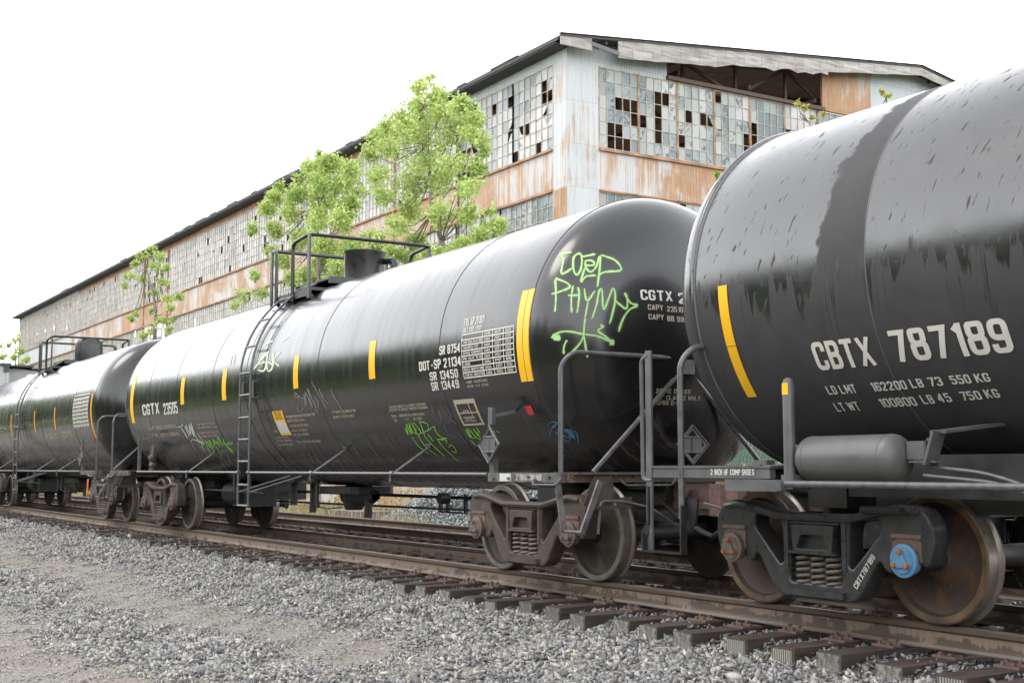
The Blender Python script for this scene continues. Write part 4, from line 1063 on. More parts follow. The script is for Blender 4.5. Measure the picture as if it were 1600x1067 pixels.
        if s > 0 or not marked:
            r.tube([(s * (xe + .02), -1.27, 1.06), (s * (xe + .02), -.22, 2.03), (s * (xe + .02), -.12, 2.12)], .024); r.tube([(s * (xe + .02), .85, 1.10), (s * (xe + .02), -.1, 2.03), (s * (xe + .02), -.16, 2.12)], .024)
            r.box((s * (xe + .03), -.15, 2.08), (.06, .16, .14))
        r.build('end_handrail', 'pipe_grey', car)
        # corner step, grab iron, uncoupling lever with its hanger
        g = MB(); g.bar((s * 7.88, Y0 + .0, .98), (s * 7.98, Y0 - .0, .53), .02, .06); g.bar((s * 8.2, Y0 + .25, .98), (s * 8.24, Y0 + .02, .52), .02, .06); g.tube([(s * 7.95, Y0, .535), (s * 8.26, Y0 + .02, .53)], .016)
        g.build('sill_step', 'sill_worn', car)
        g = MB(); g.tube([(s * 7.5, Y0 - .01, 1.0), (s * 7.53, Y0 - .05, .945), (s * 7.92, Y0 - .05, .945), (s * 7.95, Y0 - .01, 1.0)], .011, fillet=.03)
        g.build('grab_iron', 'pipe_grey', car); g = MB()
        g.tube([(s * 8.0, -1.0, 1.0), (s * 8.03, -.95, .94), (s * 8.03, -.4, .94), (s * 8.03, -.36, 1.0)], .011, fillet=.03)
        g.build('grab_iron', 'pipe_grey', car)
        g = MB(); g.shape([rounded([(-1.30, 1.03), (-1.08, 1.03), (-1.08, .76), (-1.42, .76)], .02, 2)], .008, 0, YZ(s * (xe + .07), 0, 0)); g.box((s * (xe + .1), -1.2, .74), (.12, .5, .03)); g.box((s * (xe + .1), -.96, .78), (.09, .09, .1))
        g.build('lever_hanger', 'bogie_rust', car)
        g = MB(); g.tube([(s * (xe + .14), -1.3, .50), (s * (xe + .14), -1.27, .80), (s * (xe + .14), -1.0, .79), (s * (xe + .14), -.7, .73), (s * (xe + .16), -.3, .5)], .014, fillet=.06); g.build('uncoupling_lever', 'pipe_grey', car)
        coupler(car, s * 8.50, s, 'adapter_rust')
        if s > 0: pl = placard(YZ(s * (xe + .06), -.12, 1.325), car, .98)
    # placard on its post at the near side of each car end
    pb = MB(); xq = at_y(765, 693, -.9)[0] - C0
    pb.box((xq, Y0 + .05, 1.10), (.09, .05, .2)); pb.box((xq - .01, Y0 + .03, 1.62), (.08, .04, .17)); pb.bar((xq, Y0 + .05, 1.62), (xq + .1, -1.1, 1.72), .05, .03)
    pb.build('placard_post', 'plate_grey', car)
    placard(XZ(xq, Y0, 1.335) @ Matrix.Rotation(0, 4, 'Y'), car, 1.0)
    pb = MB(); pb.box((-5.98, Y0 + .03, 1.33), (.05, .05, .62)); pb.box((-5.85, Y0 + .25, 1.42), (.16, .05, .2), rot=Matrix.Rotation(.4, 3, 'Y')); pb.bar((-5.95, Y0 + .05, 1.62), (-5.5, -1.1, 1.75), .05, .03); pb.build('placard_post', 'plate_grey', car)
    g = MB(); g.tube([(6.45, -1.05, 1.55), (6.45, -1.25, 1.66), (6.8, -1.25, 1.66), (6.8, -1.05, 1.55)], .008); g.build('card_holder', 'pipe_grey', car)
    # letters on the near sill
    if marked:
        x0 = at_y(807, 747, -.9)[0] - C0; x1 = at_y(847, 747, -.9)[0] - C0; s_ = MB()
        uv, fs = text_mesh('2" TREAD COND SHOE', .01); s_.add([(x0 + a * (x1 - x0), Y0 - .004 - c, .985 + b * .055) for a, b, c in uv], fs)
        s_.build('sill_lettering', 'white_stencil', car)
        s_ = MB(); s_.box((at_y(790, 745, -.9)[0] - C0, Y0 - .004, 1.01), (.2, .008, .075)); s_.build('data_plate', 'label_white', car)
    # under the belly: outlet, heater pipes, brake rods, stub sills
    underframe(car, L2, 6.42, R2, Z2)
    o = MB(); o.box((.0, 0, .78), (1.3, .7, .1), ch=.1); o.lathe([(-.5, .08), (-.35, .15), (.35, .15), (.6, .07)], 'X', (.1, 0, .70), n=20); o.lathe([(.48, .12), (.52, .15), (.8, .17)], 'Z', (-.05, 0, 0), n=18)
    o.build('bottom_outlet', 'under_dark', car); o = MB()
    for (xx, zb) in ((.55, .38), (-1.5, .40), (-2.3, .5)): o = MB(); o.tube([(xx, -.05, .9), (xx, -.05, zb)], .055); o.tube([(xx, -.05, zb + .12), (xx, -.05, zb)], .062); o.build('heater_pipe', 'under_dark', car)
    o = MB()
    o.tube([(-.5, -.4, .9), (-.48, -.42, .62), (-.42, -.42, .52)], .03); o.tube([(-.42, -.42, .52), (-.1, -.4, .5), (.2, -.3, .53)], .01)
    o.build('safety_chain', 'under_dark', car)
    o = MB(); o.box((1.0, .45, .70), (9.2, .05, .045)); o.tube([(-5, .3, .52), (5.6, .3, .56)], .016)
    for xx in (1.9, 2.1, 2.6, 2.85): o.box((xx, .42, .62), (.05, .04, .26))
    o.tube([(1.9, .4, .50), (2.55, .4, .50)], .012); o.lathe([(-.07, .075), (.07, .075)], 'Y', (2.2, .3, .69), n=14); o.lathe([(-.07, 0), (-.07, .075)], 'Y', (2.2, .3, .69), n=14)
    o.build('brake_rigging', 'under_dark', car)
    o = MB(); o.box((-4.0, -.1, .62), (.8, .55, .36), ch=.05); o.lathe([(-4.6, 0), (-4.6, .2), (-3.8, .2), (-3.8, 0)], 'X', (0, -.3, .66), n=18); o.box((-4.6, .3, .70), (1.8, .9, .30)); o.tube([(-5.2, -.6, .72), (-2.2, -.6, .70)], .02)
    for xx in (-2.55, -3.3): o.box((xx, -.72, .88), (.09, .02, .34))
    o.build('brake_cylinder', 'under_dark', car)
    o = MB(); o.box((-6.95, -.95, 1.16), (.28, .3, .2), ch=.03); o.box((-7.0, -.95, 1.36), (.16, .2, .22), ch=.02); o.lathe([(0, .07), (.2, .07), (.22, 0)], 'X', (-6.9, -1.1, 1.3), n=12); o.lathe([(0, .06), (.22, .06), (.24, 0)], 'X', (-6.95, -1.08, 1.16), n=12); o.tube([(-6.8, -.9, 1.4), (-6.6, -.9, 1.5), (-6.3, -.9, 1.5)], .018)
    o.build('brake_valve', 'bogie_rust', car)
    bogie(car, 6.42, 'bogie_rust', 'wheel_dust', ('cap_rust', 'cap_rust'), 'spring_tan', 'adapter_rust', 'cap_rust')
    bogie(car, -6.42, 'bogie_rust', 'wheel_dust', ('cap_rust', 'cap_rust'), 'spring_tan', 'adapter_rust', 'cap_rust')
    if not marked:
        g = MB(); g.tube([(7.45, Y0 - .02, .88), (7.42, Y0 - .03, .55)], .018); g.build('hose_strap', 'hose_orange', car)
    return car

def graffiti(tk):
    H = dict(head=True)
    q = lambda pts, ox=860, oy=370, k=5.617: [(ox + x / k, oy + y / k) for x, y in pts]
    L = [q(p) for p in (
        [(185, 135), (80, 160), (112, 195), (95, 325), (190, 275)], [(240, 145), (200, 190), (200, 290), (230, 335), (268, 270), (270, 170), (235, 142)],
        [(395, 152), (300, 172), (270, 175)], [(300, 250), (375, 250), (370, 215), (310, 212), (305, 260), (345, 310), (395, 270), (430, 165)], [(300, 270), (265, 395), (310, 350), (400, 338)],
        [(440, 160), (425, 320), (408, 445)], [(440, 160), (560, 205), (615, 270), (600, 300), (480, 310), (425, 335)],
        [(40, 365), (45, 520), (38, 665)], [(40, 365), (130, 400), (168, 440), (100, 475), (5, 505)], [(195, 425), (180, 550), (185, 670)], [(235, 440), (250, 500), (232, 675)], [(150, 515), (200, 515), (262, 510)],
        [(292, 450), (320, 560), (390, 470)], [(330, 550), (300, 720)], [(360, 725), (400, 600), (425, 480), (450, 470), (465, 640), (545, 455), (565, 560), (515, 770)], [(565, 560), (600, 590), (665, 630), (670, 540), (645, 490)], [(650, 500), (700, 580), (760, 603), (690, 640), (630, 730), (595, 835)],
        [(300, 710), (290, 840), (292, 870)], [(5, 890), (60, 845), (150, 830), (290, 855), (400, 870), (480, 900), (560, 940)], [(435, 775), (460, 790), (415, 825), (480, 875), (550, 935)], [(290, 865), (260, 930), (190, 1010), (140, 1060)], [(292, 870), (305, 960), (325, 1060)], [(140, 905), (115, 970), (115, 1030)])]
    tk.strokes('graffiti_tag', L, 'spray_green', 4.5, **H, label='large pale green sprayed lettering on the end of the tank')
    tk.strokes('graffiti_tag', [[14] + q([(10, 885), (90, 882)]), [13] + q([(515, 915), (560, 940)])], 'spray_green', 12, **H)
    q = lambda pts, ox=640, oy=420, k=3.139: [(ox + x / k, oy + y / k) for x, y in pts]
    tk.strokes('overspray', L, 'spray_mist', 11, head=True)
    L = [q(p) for p in ([(615, 770), (630, 755), (640, 775), (625, 820)], [(650, 800), (690, 830), (680, 790), (710, 840)], [(720, 780), (730, 850)], [(780, 850), (800, 800), (820, 810), (825, 860)])]
    tk.strokes('graffiti_tag', L, 'spray_blue', 2.2, **H)
    # lime tags low on the side
    q = lambda pts, ox=600, oy=600, k=7.62: [(ox + x / k, oy + y / k) for x, y in pts]
    L = [q(p) for p in ([(250, 510), (290, 600), (270, 470), (330, 600), (300, 460), (350, 590)], [(320, 440), (390, 580), (340, 560)], [(350, 450), (440, 560), (400, 600), (380, 520)], [(420, 430), (470, 560), (430, 580)], [(430, 440), (520, 470), (530, 540), (480, 570), (490, 610)], [(520, 560), (600, 500), (620, 560), (690, 630), (750, 640), (630, 655), (740, 660), (745, 700)], [(790, 720), (780, 750), (800, 715), (850, 760), (860, 810), (800, 790)],
        [(350, 640), (420, 740), (540, 820)], [(410, 600), (500, 740), (650, 855)], [(480, 610), (600, 740), (730, 860)], [(520, 580), (600, 690)], [(640, 660), (740, 780), (900, 920)], [(330, 620), (360, 650)], [(970, 540), (1040, 640), (990, 520), (1060, 640), (1100, 620)], [(1010, 520), (1090, 620), (1150, 650), (1110, 560)], [(1060, 520), (1130, 620)], [(1100, 510), (1160, 590)], [(1030, 660), (1110, 740)], [(1300, 545), (1330, 580)], [(1340, 550), (1385, 575)])]
    tk.strokes('graffiti_tag', L, 'spray_lime', 1.9, label='lime green tag dripping low on the tank side')
    q2 = lambda pts, ox=280, oy=600, k=7.62: [(ox + x / k, oy + y / k) for x, y in pts]
    L = [q2(p) for p in ([(270, 710), (290, 760), (310, 790), (265, 730)], [(310, 660), (350, 770), (380, 820)], [(330, 670), (380, 760), (360, 660), (400, 740)], [(400, 640), (420, 720), (390, 770)], [(420, 660), (450, 720)], [(440, 670), (480, 720), (460, 620), (530, 740)], [(530, 650), (550, 720), (640, 700), (600, 690), (560, 720), (670, 810)], [(440, 740), (520, 860)], [(560, 730), (660, 830)])]
    tk.strokes('graffiti_tag', L, 'spray_lime', 2.0, label='small lime green tag left of the ladder')
    L = [q2(p) for p in ([(-20, 510), (30, 500), (40, 475)], [(20, 510), (110, 650)], [(65, 490), (130, 630)], [(80, 480), (140, 600), (120, 480), (180, 620), (140, 460), (210, 640), (310, 710)], [(150, 680), (160, 655), (220, 675), (300, 720)], [(215, 575), (300, 700)])]
    tk.strokes('graffiti_tag', L, 'spray_white', 2.0, label='white scrawled tag beside the small lime one')
    q = lambda pts, ox=420, oy=560, k=6.67: [(ox + x / k, oy + y / k) for x, y in pts]
    L = [q(p) for p in ([(320, 400), (280, 400), (280, 355), (320, 400), (370, 420), (385, 470), (350, 540), (310, 540), (310, 470)], [(365, 360), (400, 500), (385, 350), (460, 510), (405, 310), (480, 480)], [(475, 400), (520, 455), (510, 560), (495, 540), (480, 430)], [(525, 310), (560, 400), (630, 475)], [(575, 340), (555, 410)], [(480, 290), (520, 370), (615, 540)], [(450, 240), (465, 275), (485, 300)], [(645, 310), (700, 420), (800, 575)])]
    tk.strokes('graffiti_tag', L, 'spray_grey', 2.0, label='thin grey scrawl above the pressure notice')
    L = [q(p) for p in ([(-30, 20), (-60, 60), (-90, 110), (-60, 90), (-40, 90)], [(0, -20), (40, 60), (0, 100), (-30, 60)], [(70, 20), (60, 110), (0, 100)], [(90, -10), (60, 60), (120, 90), (105, 20)])]
    tk.strokes('graffiti_tag', [[(397, 577), (414, 555), (420, 550), (404, 568), (416, 566), (413, 579), (403, 578)], [(418, 552), (418, 577), (424, 578), (426, 570), (419, 566)], [(428, 547), (427, 575)], [(439, 549), (428, 563), (437, 572)], [(359, 572), (362, 555)], [(365, 569), (367, 553)], [(412, 540), (428, 532)], [(440, 534), (452, 525)]], 'spray_pale', 3.6, label='faded pale tag high on the tank beside the ladder')
    # pale scuffs dragged down the lower side
    sc = []
    g = random.Random(3)
    for (u, v, n, sp) in ((515, 700, 9, 60), (300, 690, 7, 60), (400, 690, 8, 50), (470, 720, 6, 40), (640, 700, 5, 60), (570, 690, 10, 60)):
        for _ in range(n):
            a, b = u + g.uniform(-sp, sp), v + g.uniform(-14, 22); l = g.uniform(12, 42)
            sc.append([g.uniform(.7, 2.6), (a, b), (a + l * .35, b + l * .62), (a + l * .8, b + l * 1.0)])
    tk.strokes('scuff_marks', [s for s in sc if s[-1][1] < 752], 'scuff', 1.5)
    tk.strokes('graffiti_tag', [[(689, 634), (700, 650), (714, 662)], [(675, 634), (680, 650), (690, 660), (686, 640), (692, 655)], [(690, 640), (698, 660), (706, 652), (700, 640)], [(693, 662), (703, 680), (712, 682), (700, 668)], [(712, 680), (724, 692)], [(716, 675), (731, 694)]], 'spray_grey', 1.1, label='thin grey scribble beside the framed stencil')
    tk.strokes('paint_mark', [[(578, 599), (581, 594), (583, 599)], [(581, 598), (592, 636)]], 'spray_blue', 1.0)

black_car(-17.68, 'middle black tank car with pale green graffiti on its end and a double yellow stripe', True)
black_car(-34.68, 'rear black tank car down the track, with thin orange stripes and a domed top fitting', False)

# ------------------------------------------------------------------ the wet front car
C1, R1, Z1, L1 = -0.70, 1.482, 2.55, 7.34
BAND = (-5.465 - .34, -5.465)
tank_wet('tank_wet')
def front_car():
    car = empty('tank_car', (C1, TC, 0)); tag(car, 'nearest black tank car, rain-streaked, with large white lettering and a blue wheel cap', 'tank car', 'tank cars of the train')
    tk = Tank(car, C1, R1, Z1, L1, .62)
    tk.shell('tank', 'tank_wet')
    tk.ring('weld_seam', -5.465, 'plate_grey', .005, off=-.0003)
    tk.ring('jacket_flange', -7.29, 'plate_grey', .012); tk.ring('jacket_flange', -7.33, 'tank_wet', .03)
    for x in (-1.9, 1.6, 4.9): tk.ring('weld_seam', x, 'plate_grey', .010)
    xa, a0 = tk.pix(1122, 447.5); xb, _ = tk.pix(1136, 447); a1 = tk.pix(1173, 620)[1]
    am = a0 + (a1 - a0) * .52
    tk.strip('reflective_stripe', xa, xb, a0, am + .002, 'tape_yellow'); tk.strip('reflective_stripe', xa, xb, am - .002, a1, 'tape_yellow')
    for x in (-2.0, 2.0): tk.strip('reflective_stripe', x, x + .1, a0, am, 'tape_yellow')
    tk.lettering('reporting_marks', [('CBTX', 1281, 578.5, 1372, 45), ('787189', 1403, 566, 1588, 51)], 'white_stencil', .035)
    tk.lettering('weight_stencil', [('LD LMT', 1296, 616, 1341, 13.5), ('162200', 1366, 611, 1420, 14), ('LB', 1426, 605.5, 1446, 14), ('73', 1455, 603, 1476, 14), ('550', 1489, 600, 1520, 14), ('KG', 1527, 597, 1550, 14),
        ('LT WT', 1310, 642.5, 1347, 14), ('100800', 1380, 636, 1436, 14), ('LB', 1444, 630.5, 1463, 14), ('45', 1469, 628, 1490, 14), ('750', 1506, 625, 1537, 14), ('KG', 1543, 621.5, 1565, 14)], 'white_stencil', .03)
    Y0 = -.9 - TC; X = lambda x: x - C1
    for sgn in (1, -1):
        y0 = Y0 * sgn; o = -.01 * sgn
        s = MB(); s.box((X(-7.70), y0 + .03 * sgn, 1.07), (1.38, .06, .095)); s.box((X(-7.70), y0 + .2 * sgn, 1.108), (1.42, .42, .018)); s.box((X(-7.2), y0 + .12 * sgn, 1.14), (.15, .1, .035), ch=.01)
        s.build('side_sill', 'plate_grey', car)
        s = MB(); s.box((X(-7.18), y0 - .0 * sgn, .972), (.58, .075, .085), ch=.008); s.box((X(-6.87), y0 + .1 * sgn, .97), (.05, .3, .07)); s.build('handrail_block', 'plate_grey', car)
        h = MB(); h.tube([(X(-6.95), y0, .985), (X(4.9), y0, .985)], .026, n=10); h.tube([(X(-4.84), y0, .985), (X(-4.72), y0, .985)], .036, n=10)
        h.tube([(X(-4.73), y0, .99), (X(-4.66), y0 + .02 * sgn, 1.1), (X(-4.52), y0 + .22 * sgn, 1.42)], .02, fillet=.08)
        for xx in (-2.0, 2.0): h.tube([(X(xx), y0, .985), (X(xx), -.55 * sgn, .96)], .02)
        h.build('side_handrail', 'pipe_grey', car)
        p = MB(); p.lathe([(.95, .043), (1.70, .043), (1.735, .033), (1.75, .012), (1.75, 0)], 'Z', (X(-6.83), y0 + .03 * sgn, 0), n=16); p.box((X(-6.83), y0 + .05 * sgn, 1.0), (.12, .12, .1), ch=.01)
        post = p.build('corner_post', 'plate_grey', car)
        if sgn > 0:
            p = MB(); n = 9
            vs = [(X(-6.83) + .0455 * math.sin(a), y0 + .03 - .0455 * math.cos(a), zz) for zz in (1.625, 1.71) for a in np.linspace(-.75, .75, n)]
            p.add(vs, [(i, i + 1, n + i + 1, n + i) for i in range(n - 1)], 0, True); p.build('yellow_tape', 'tape_yellow', post)
        b = MB(); b.box((X(-8.43), y0, 1.24), (.075, .018, 1.66)); b.build('ladder_stile', 'plate_grey', car)
        b = MB(); b.tube([(X(-8.40), y0, 1.0), (X(-8.52), y0, 1.0), (X(-8.53), y0, 2.0), (X(-8.44), y0, 2.03)], .017, fillet=.08); b.build('grab_iron', 'plate_grey', car)
        b = MB(); b.bar((X(-8.43), y0, .95), (X(-8.43), y0, .64), .018, .05); b.bar((X(-8.43), y0, .66), (X(-8.47), y0 - .03 * sgn, .56), .018, .06); b.bar((X(-8.47), y0 - .03 * sgn, .57), (X(-8.46), y0 - .03 * sgn, .43), .018, .06); b.bar((X(-8.47), y0 - .03 * sgn, .428), (X(-7.96), y0 - .03 * sgn, .428), .07, .016)
        b.bar((X(-8.0), y0, .80), (X(-7.97), y0 - .03 * sgn, .55), .018, .06); b.bar((X(-7.97), y0 - .03 * sgn, .56), (X(-7.97), y0 - .03 * sgn, .43), .018, .06)
        b.shape([rounded([(X(-8.12), .86), (X(-7.86), .86), (X(-7.9), .64), (X(-8.02), .62)], .03, 2)], .01, 0, XZ(0, y0 + .04 * sgn, 0))
        b.build('sill_step', 'platform_dark', car)
    b = MB(); b.tube([(X(-8.02), Y0, .70), (X(-8.02), Y0, 1.95), (X(-7.99), Y0 + .12, 2.075), (X(-7.99), 1.5, 2.075), (X(-8.02), -Y0, 1.95), (X(-8.02), -Y0, .7)], .026, n=10, fillet=.18); b.build('end_handrail', 'pipe_grey', car)
    e = MB(); e.box((X(-8.36), 0, 1.07), (.07, 3.1, .1)); e.box((X(-8.1), 0, 1.10), (.5, 3.0, .015)); e.build('end_sill', 'plate_grey', car)
    s = MB(); x0, x1 = X(at_y(1111, 740, -.9)[0]), X(at_y(1179, 740, -.9)[0])
    uv, fs = text_mesh('2 INCH HF COMP SHOES', .02); s.add([(x0 + a * (x1 - x0), Y0 - .004 - c, 1.046 + b * .045) for a, b, c in uv], fs); s.build('sill_lettering', 'white_stencil', car)
    # air reservoir on its two brackets
    r = MB(); yc = -.74 - TC; zc = 1.163; Rr = .163; pr = []
    for i in range(9):
        t = math.pi / 2 * i / 8; pr.append((X(-6.72) - .10 * math.cos(t), Rr * math.sin(t)))
    for i in range(8, -1, -1):
        t = math.pi / 2 * i / 8; pr.append((X(-5.98) + .10 * math.cos(t), Rr * math.sin(t)))
    r.lathe(pr, 'X', (0, yc, zc), n=48); res = r.build('air_reservoir', 'reservoir_grey', car)
    for xx in (-6.70, -6.0):
        g = MB(); n = 48; g.lathe([(X(xx) - .008, Rr - .002), (X(xx) - .006, Rr + .003), (X(xx) + .006, Rr + .003), (X(xx) + .008, Rr - .002)], 'X', (0, yc, zc), n=48); g.build('weld_bead', 'reservoir_grey', res)
    b = MB()
    b.box((X(-6.86), yc + .06, 1.205), (.14, .10, .13), ch=.01); b.box((X(-6.86), yc + .06, 1.28), (.04, .03, .02)); b.box((X(-6.84), yc + .3, 1.2), (.06, .6, .14))
    b.build('reservoir_bracket', 'plate_grey', car); b = MB()
    b.box((X(-5.80), yc + .05, 1.215), (.16, .10, .12), ch=.01); b.box((X(-5.72), yc + .05, 1.285), (.03, .03, .02))
    b.bar((X(-5.70), yc + .02, 1.12), (X(-5.62), yc + .02, 1.34), .12, .02, up=(1, 0, 0)); b.bar((X(-5.63), yc + .02, 1.33), (X(-5.55), -.62, 1.42), .14, .02); b.box((X(-5.74), yc + .05, 1.14), (.22, .12, .015))
    b.build('reservoir_bracket', 'plate_grey', car)
    h = MB(); h.tube([(X(-5.75), yc + .05, 1.11), (X(-5.35), yc + .08, 1.07), (X(-5.15), yc + .06, 1.03), (X(-4.85), yc, .95), (X(-4.7), yc, .93), (X(-4.2), yc + .05, .91)], .013, fillet=.1); h.tube([(X(-5.75), yc + .02, 1.05), (X(-5.25), yc + .05, 1.01), (X(-5.05), yc + .02, .97), (X(-4.9), yc, .935), (X(-4.7), yc, .925)], .013, fillet=.1); h.box((X(-4.66), yc, .93), (.14, .07, .05), ch=.01); h.build('air_pipe', 'pipe_grey', car)
    # skirt behind the reservoir, sills and brake gear
    u = MB(); u.box((X(-6.0), -1.0, 1.04), (1.6, .06, .30)); u.box((X(-5.2), -.72, .98), (3.2, .05, .40)); u.box((X(-7.1), -.75, .88), (.4, .4, .16)); u.tube([(X(-6.55), Y0 + .45, .80), (X(-6.18), Y0 + .45, .80)], .03); u.build('side_skirt', 'under_dark', car)
    underframe(car, L1, 6.42, R1, Z1)
    o = MB(); o.tube([(X(-5.6), .05, .70), (X(-2.6), .05, .68)], .055, n=12); o.tube([(X(-5.4), -.3, .82), (X(-1), -.3, .82)], .03); o.box((X(-3.9), .2, .86), (3, .3, .16)); o.tube([(X(-5.6), .1, .56), (X(1), .1, .54)], .02); o.build('brake_rigging', 'tank_black', car)
    coupler(car, -8.5, -1, 'adapter_rust'); coupler(car, 8.5, 1, 'adapter_rust')
    u = MB(); u.box((X(-7.62), -.35, .90), (.28, .36, .30), ch=.05); u.box((X(-7.45), -.46, .98), (.02, .02, .10)); u.box((X(-7.30), -.4, .91), (.22, .3, .24)); 
    u.shape([rounded([(-.1, -.09), (.1, -.09), (.1, .09), (-.1, .09)], .02, 2)], .01, 0, XZ(X(-7.38), -.56, .91)); u.build('draft_gear', 'adapter_rust', car)
    u = MB(); u.tube([(X(-8.6), -.9, .80), (X(-8.3), -.85, .74), (X(-8.0), -.7, .62), (X(-7.7), -.5, .58)], .009, fillet=.1); u.build('uncoupling_lever', 'pipe_grey', car)
    bg_ = bogie(car, -6.42, 'bogie_grey', 'wheel_rust', ('cap_rust', 'cap_blue'), 'spring_tan', 'adapter_rust', 'bolt_orange')
    # lettering along the near frame's slanting arm, and a paper label on the wheel
    s = MB(); uv, fs = text_mesh('CBTX787189', .015); P0 = Vector((.40, .235)); P1 = Vector((.585, .475)); d = (P1 - P0); L_ = d.length; d.normalize(); nrm = Vector((-d.y, d.x))
    s.add([(P0.x + d.x * a * L_ + nrm.x * (b - .5) * .045, -.99 - .087 - c, P0.y + d.y * a * L_ + nrm.y * (b - .5) * .045) for a, b, c in uv], fs)
    s.build('frame_lettering', 'white_stencil', bg_)
    s = MB(); c = at_y(1183, 894, -.74 - .0 + .02); R_ = Matrix.Rotation(-.6, 3, 'Y')
    s.box((c[0] - C1 + 6.42, -.99 + .245 + .02 - .012, c[2]), (.055, .004, .085), rot=R_); s.build('paper_label', 'label_white', bg_)
    bogie(car, 6.42, 'bogie_grey', 'wheel_rust', ('cap_rust', 'cap_rust'), 'spring_tan', 'adapter_rust', 'bolt_orange')
    return car
front_car()

# ------------------------------------------------------------------ grey hopper coupled behind the rear car
def hopper():
    cx = -34.68 - 8.5 - 8.6
    h = empty('hopper_car', (cx, TC, 0)); tag(h, 'pale grey hopper car with a dark flat cap, coupled behind the rear tank car', 'hopper car')
    b = MB(); sec = [(-1.55, 1.1), (-1.55, 3.7), (-1.35, 4.05), (-.8, 4.28), (0, 4.36), (.8, 4.28), (1.35, 4.05), (1.55, 3.7), (1.55, 1.1), (.7, .9), (-.7, .9)]
    b.shape([sec], 7.6, 0, YZ(0, 0, 0)); 
    for x in np.linspace(-7.3, 7.3, 12):
        for s in (-1, 1): b.box((x, s * 1.59, 2.5), (.12, .08, 2.5))
    b.build('body', 'hopper_grey', h)
    c = MB(); c.box((7.85, -.98, 2.9), (.5, 1.25, 3.0)); c.box((7.85, -.36, 2.9), (.54, .10, 3.1)); c.box((7.85, -1.58, 2.9), (.54, .10, 3.1)); c.build('end_cabinet', 'hopper_grey', h)
    c = MB(); c.box((7.85, -.98, 4.44), (.62, 1.46, .09)); c.box((7.85, -.4, 4.3), (.6, .16, .2)); c.build('cabinet_cap', 'roof_black', h)
    c = MB(); c.box((3, .1, 4.42), (10, .75, .05)); c.box((7.2, 1.2, 4.36), (1.0, 1.5, .05)); 
    for x in np.linspace(-2, 7, 8): c.box((x, .1, 4.34), (.06, .7, .12))
    c.build('roof_walk', 'roof_black', h)
    c = MB(); c.lathe([(8.1, .13), (8.3, .13), (8.34, .08), (8.34, 0)], 'X', (-.25, .35, 4.02), n=16); c.build('marker_lamp', 'lamp_white', h)
    bogie(h, 6.0, 'bogie_rust', 'wheel_dust', ('cap_rust', 'cap_rust'), 'spring_tan', 'adapter_rust', 'cap_rust')
    coupler(h, 8.6, 1, 'adapter_rust')
hopper()

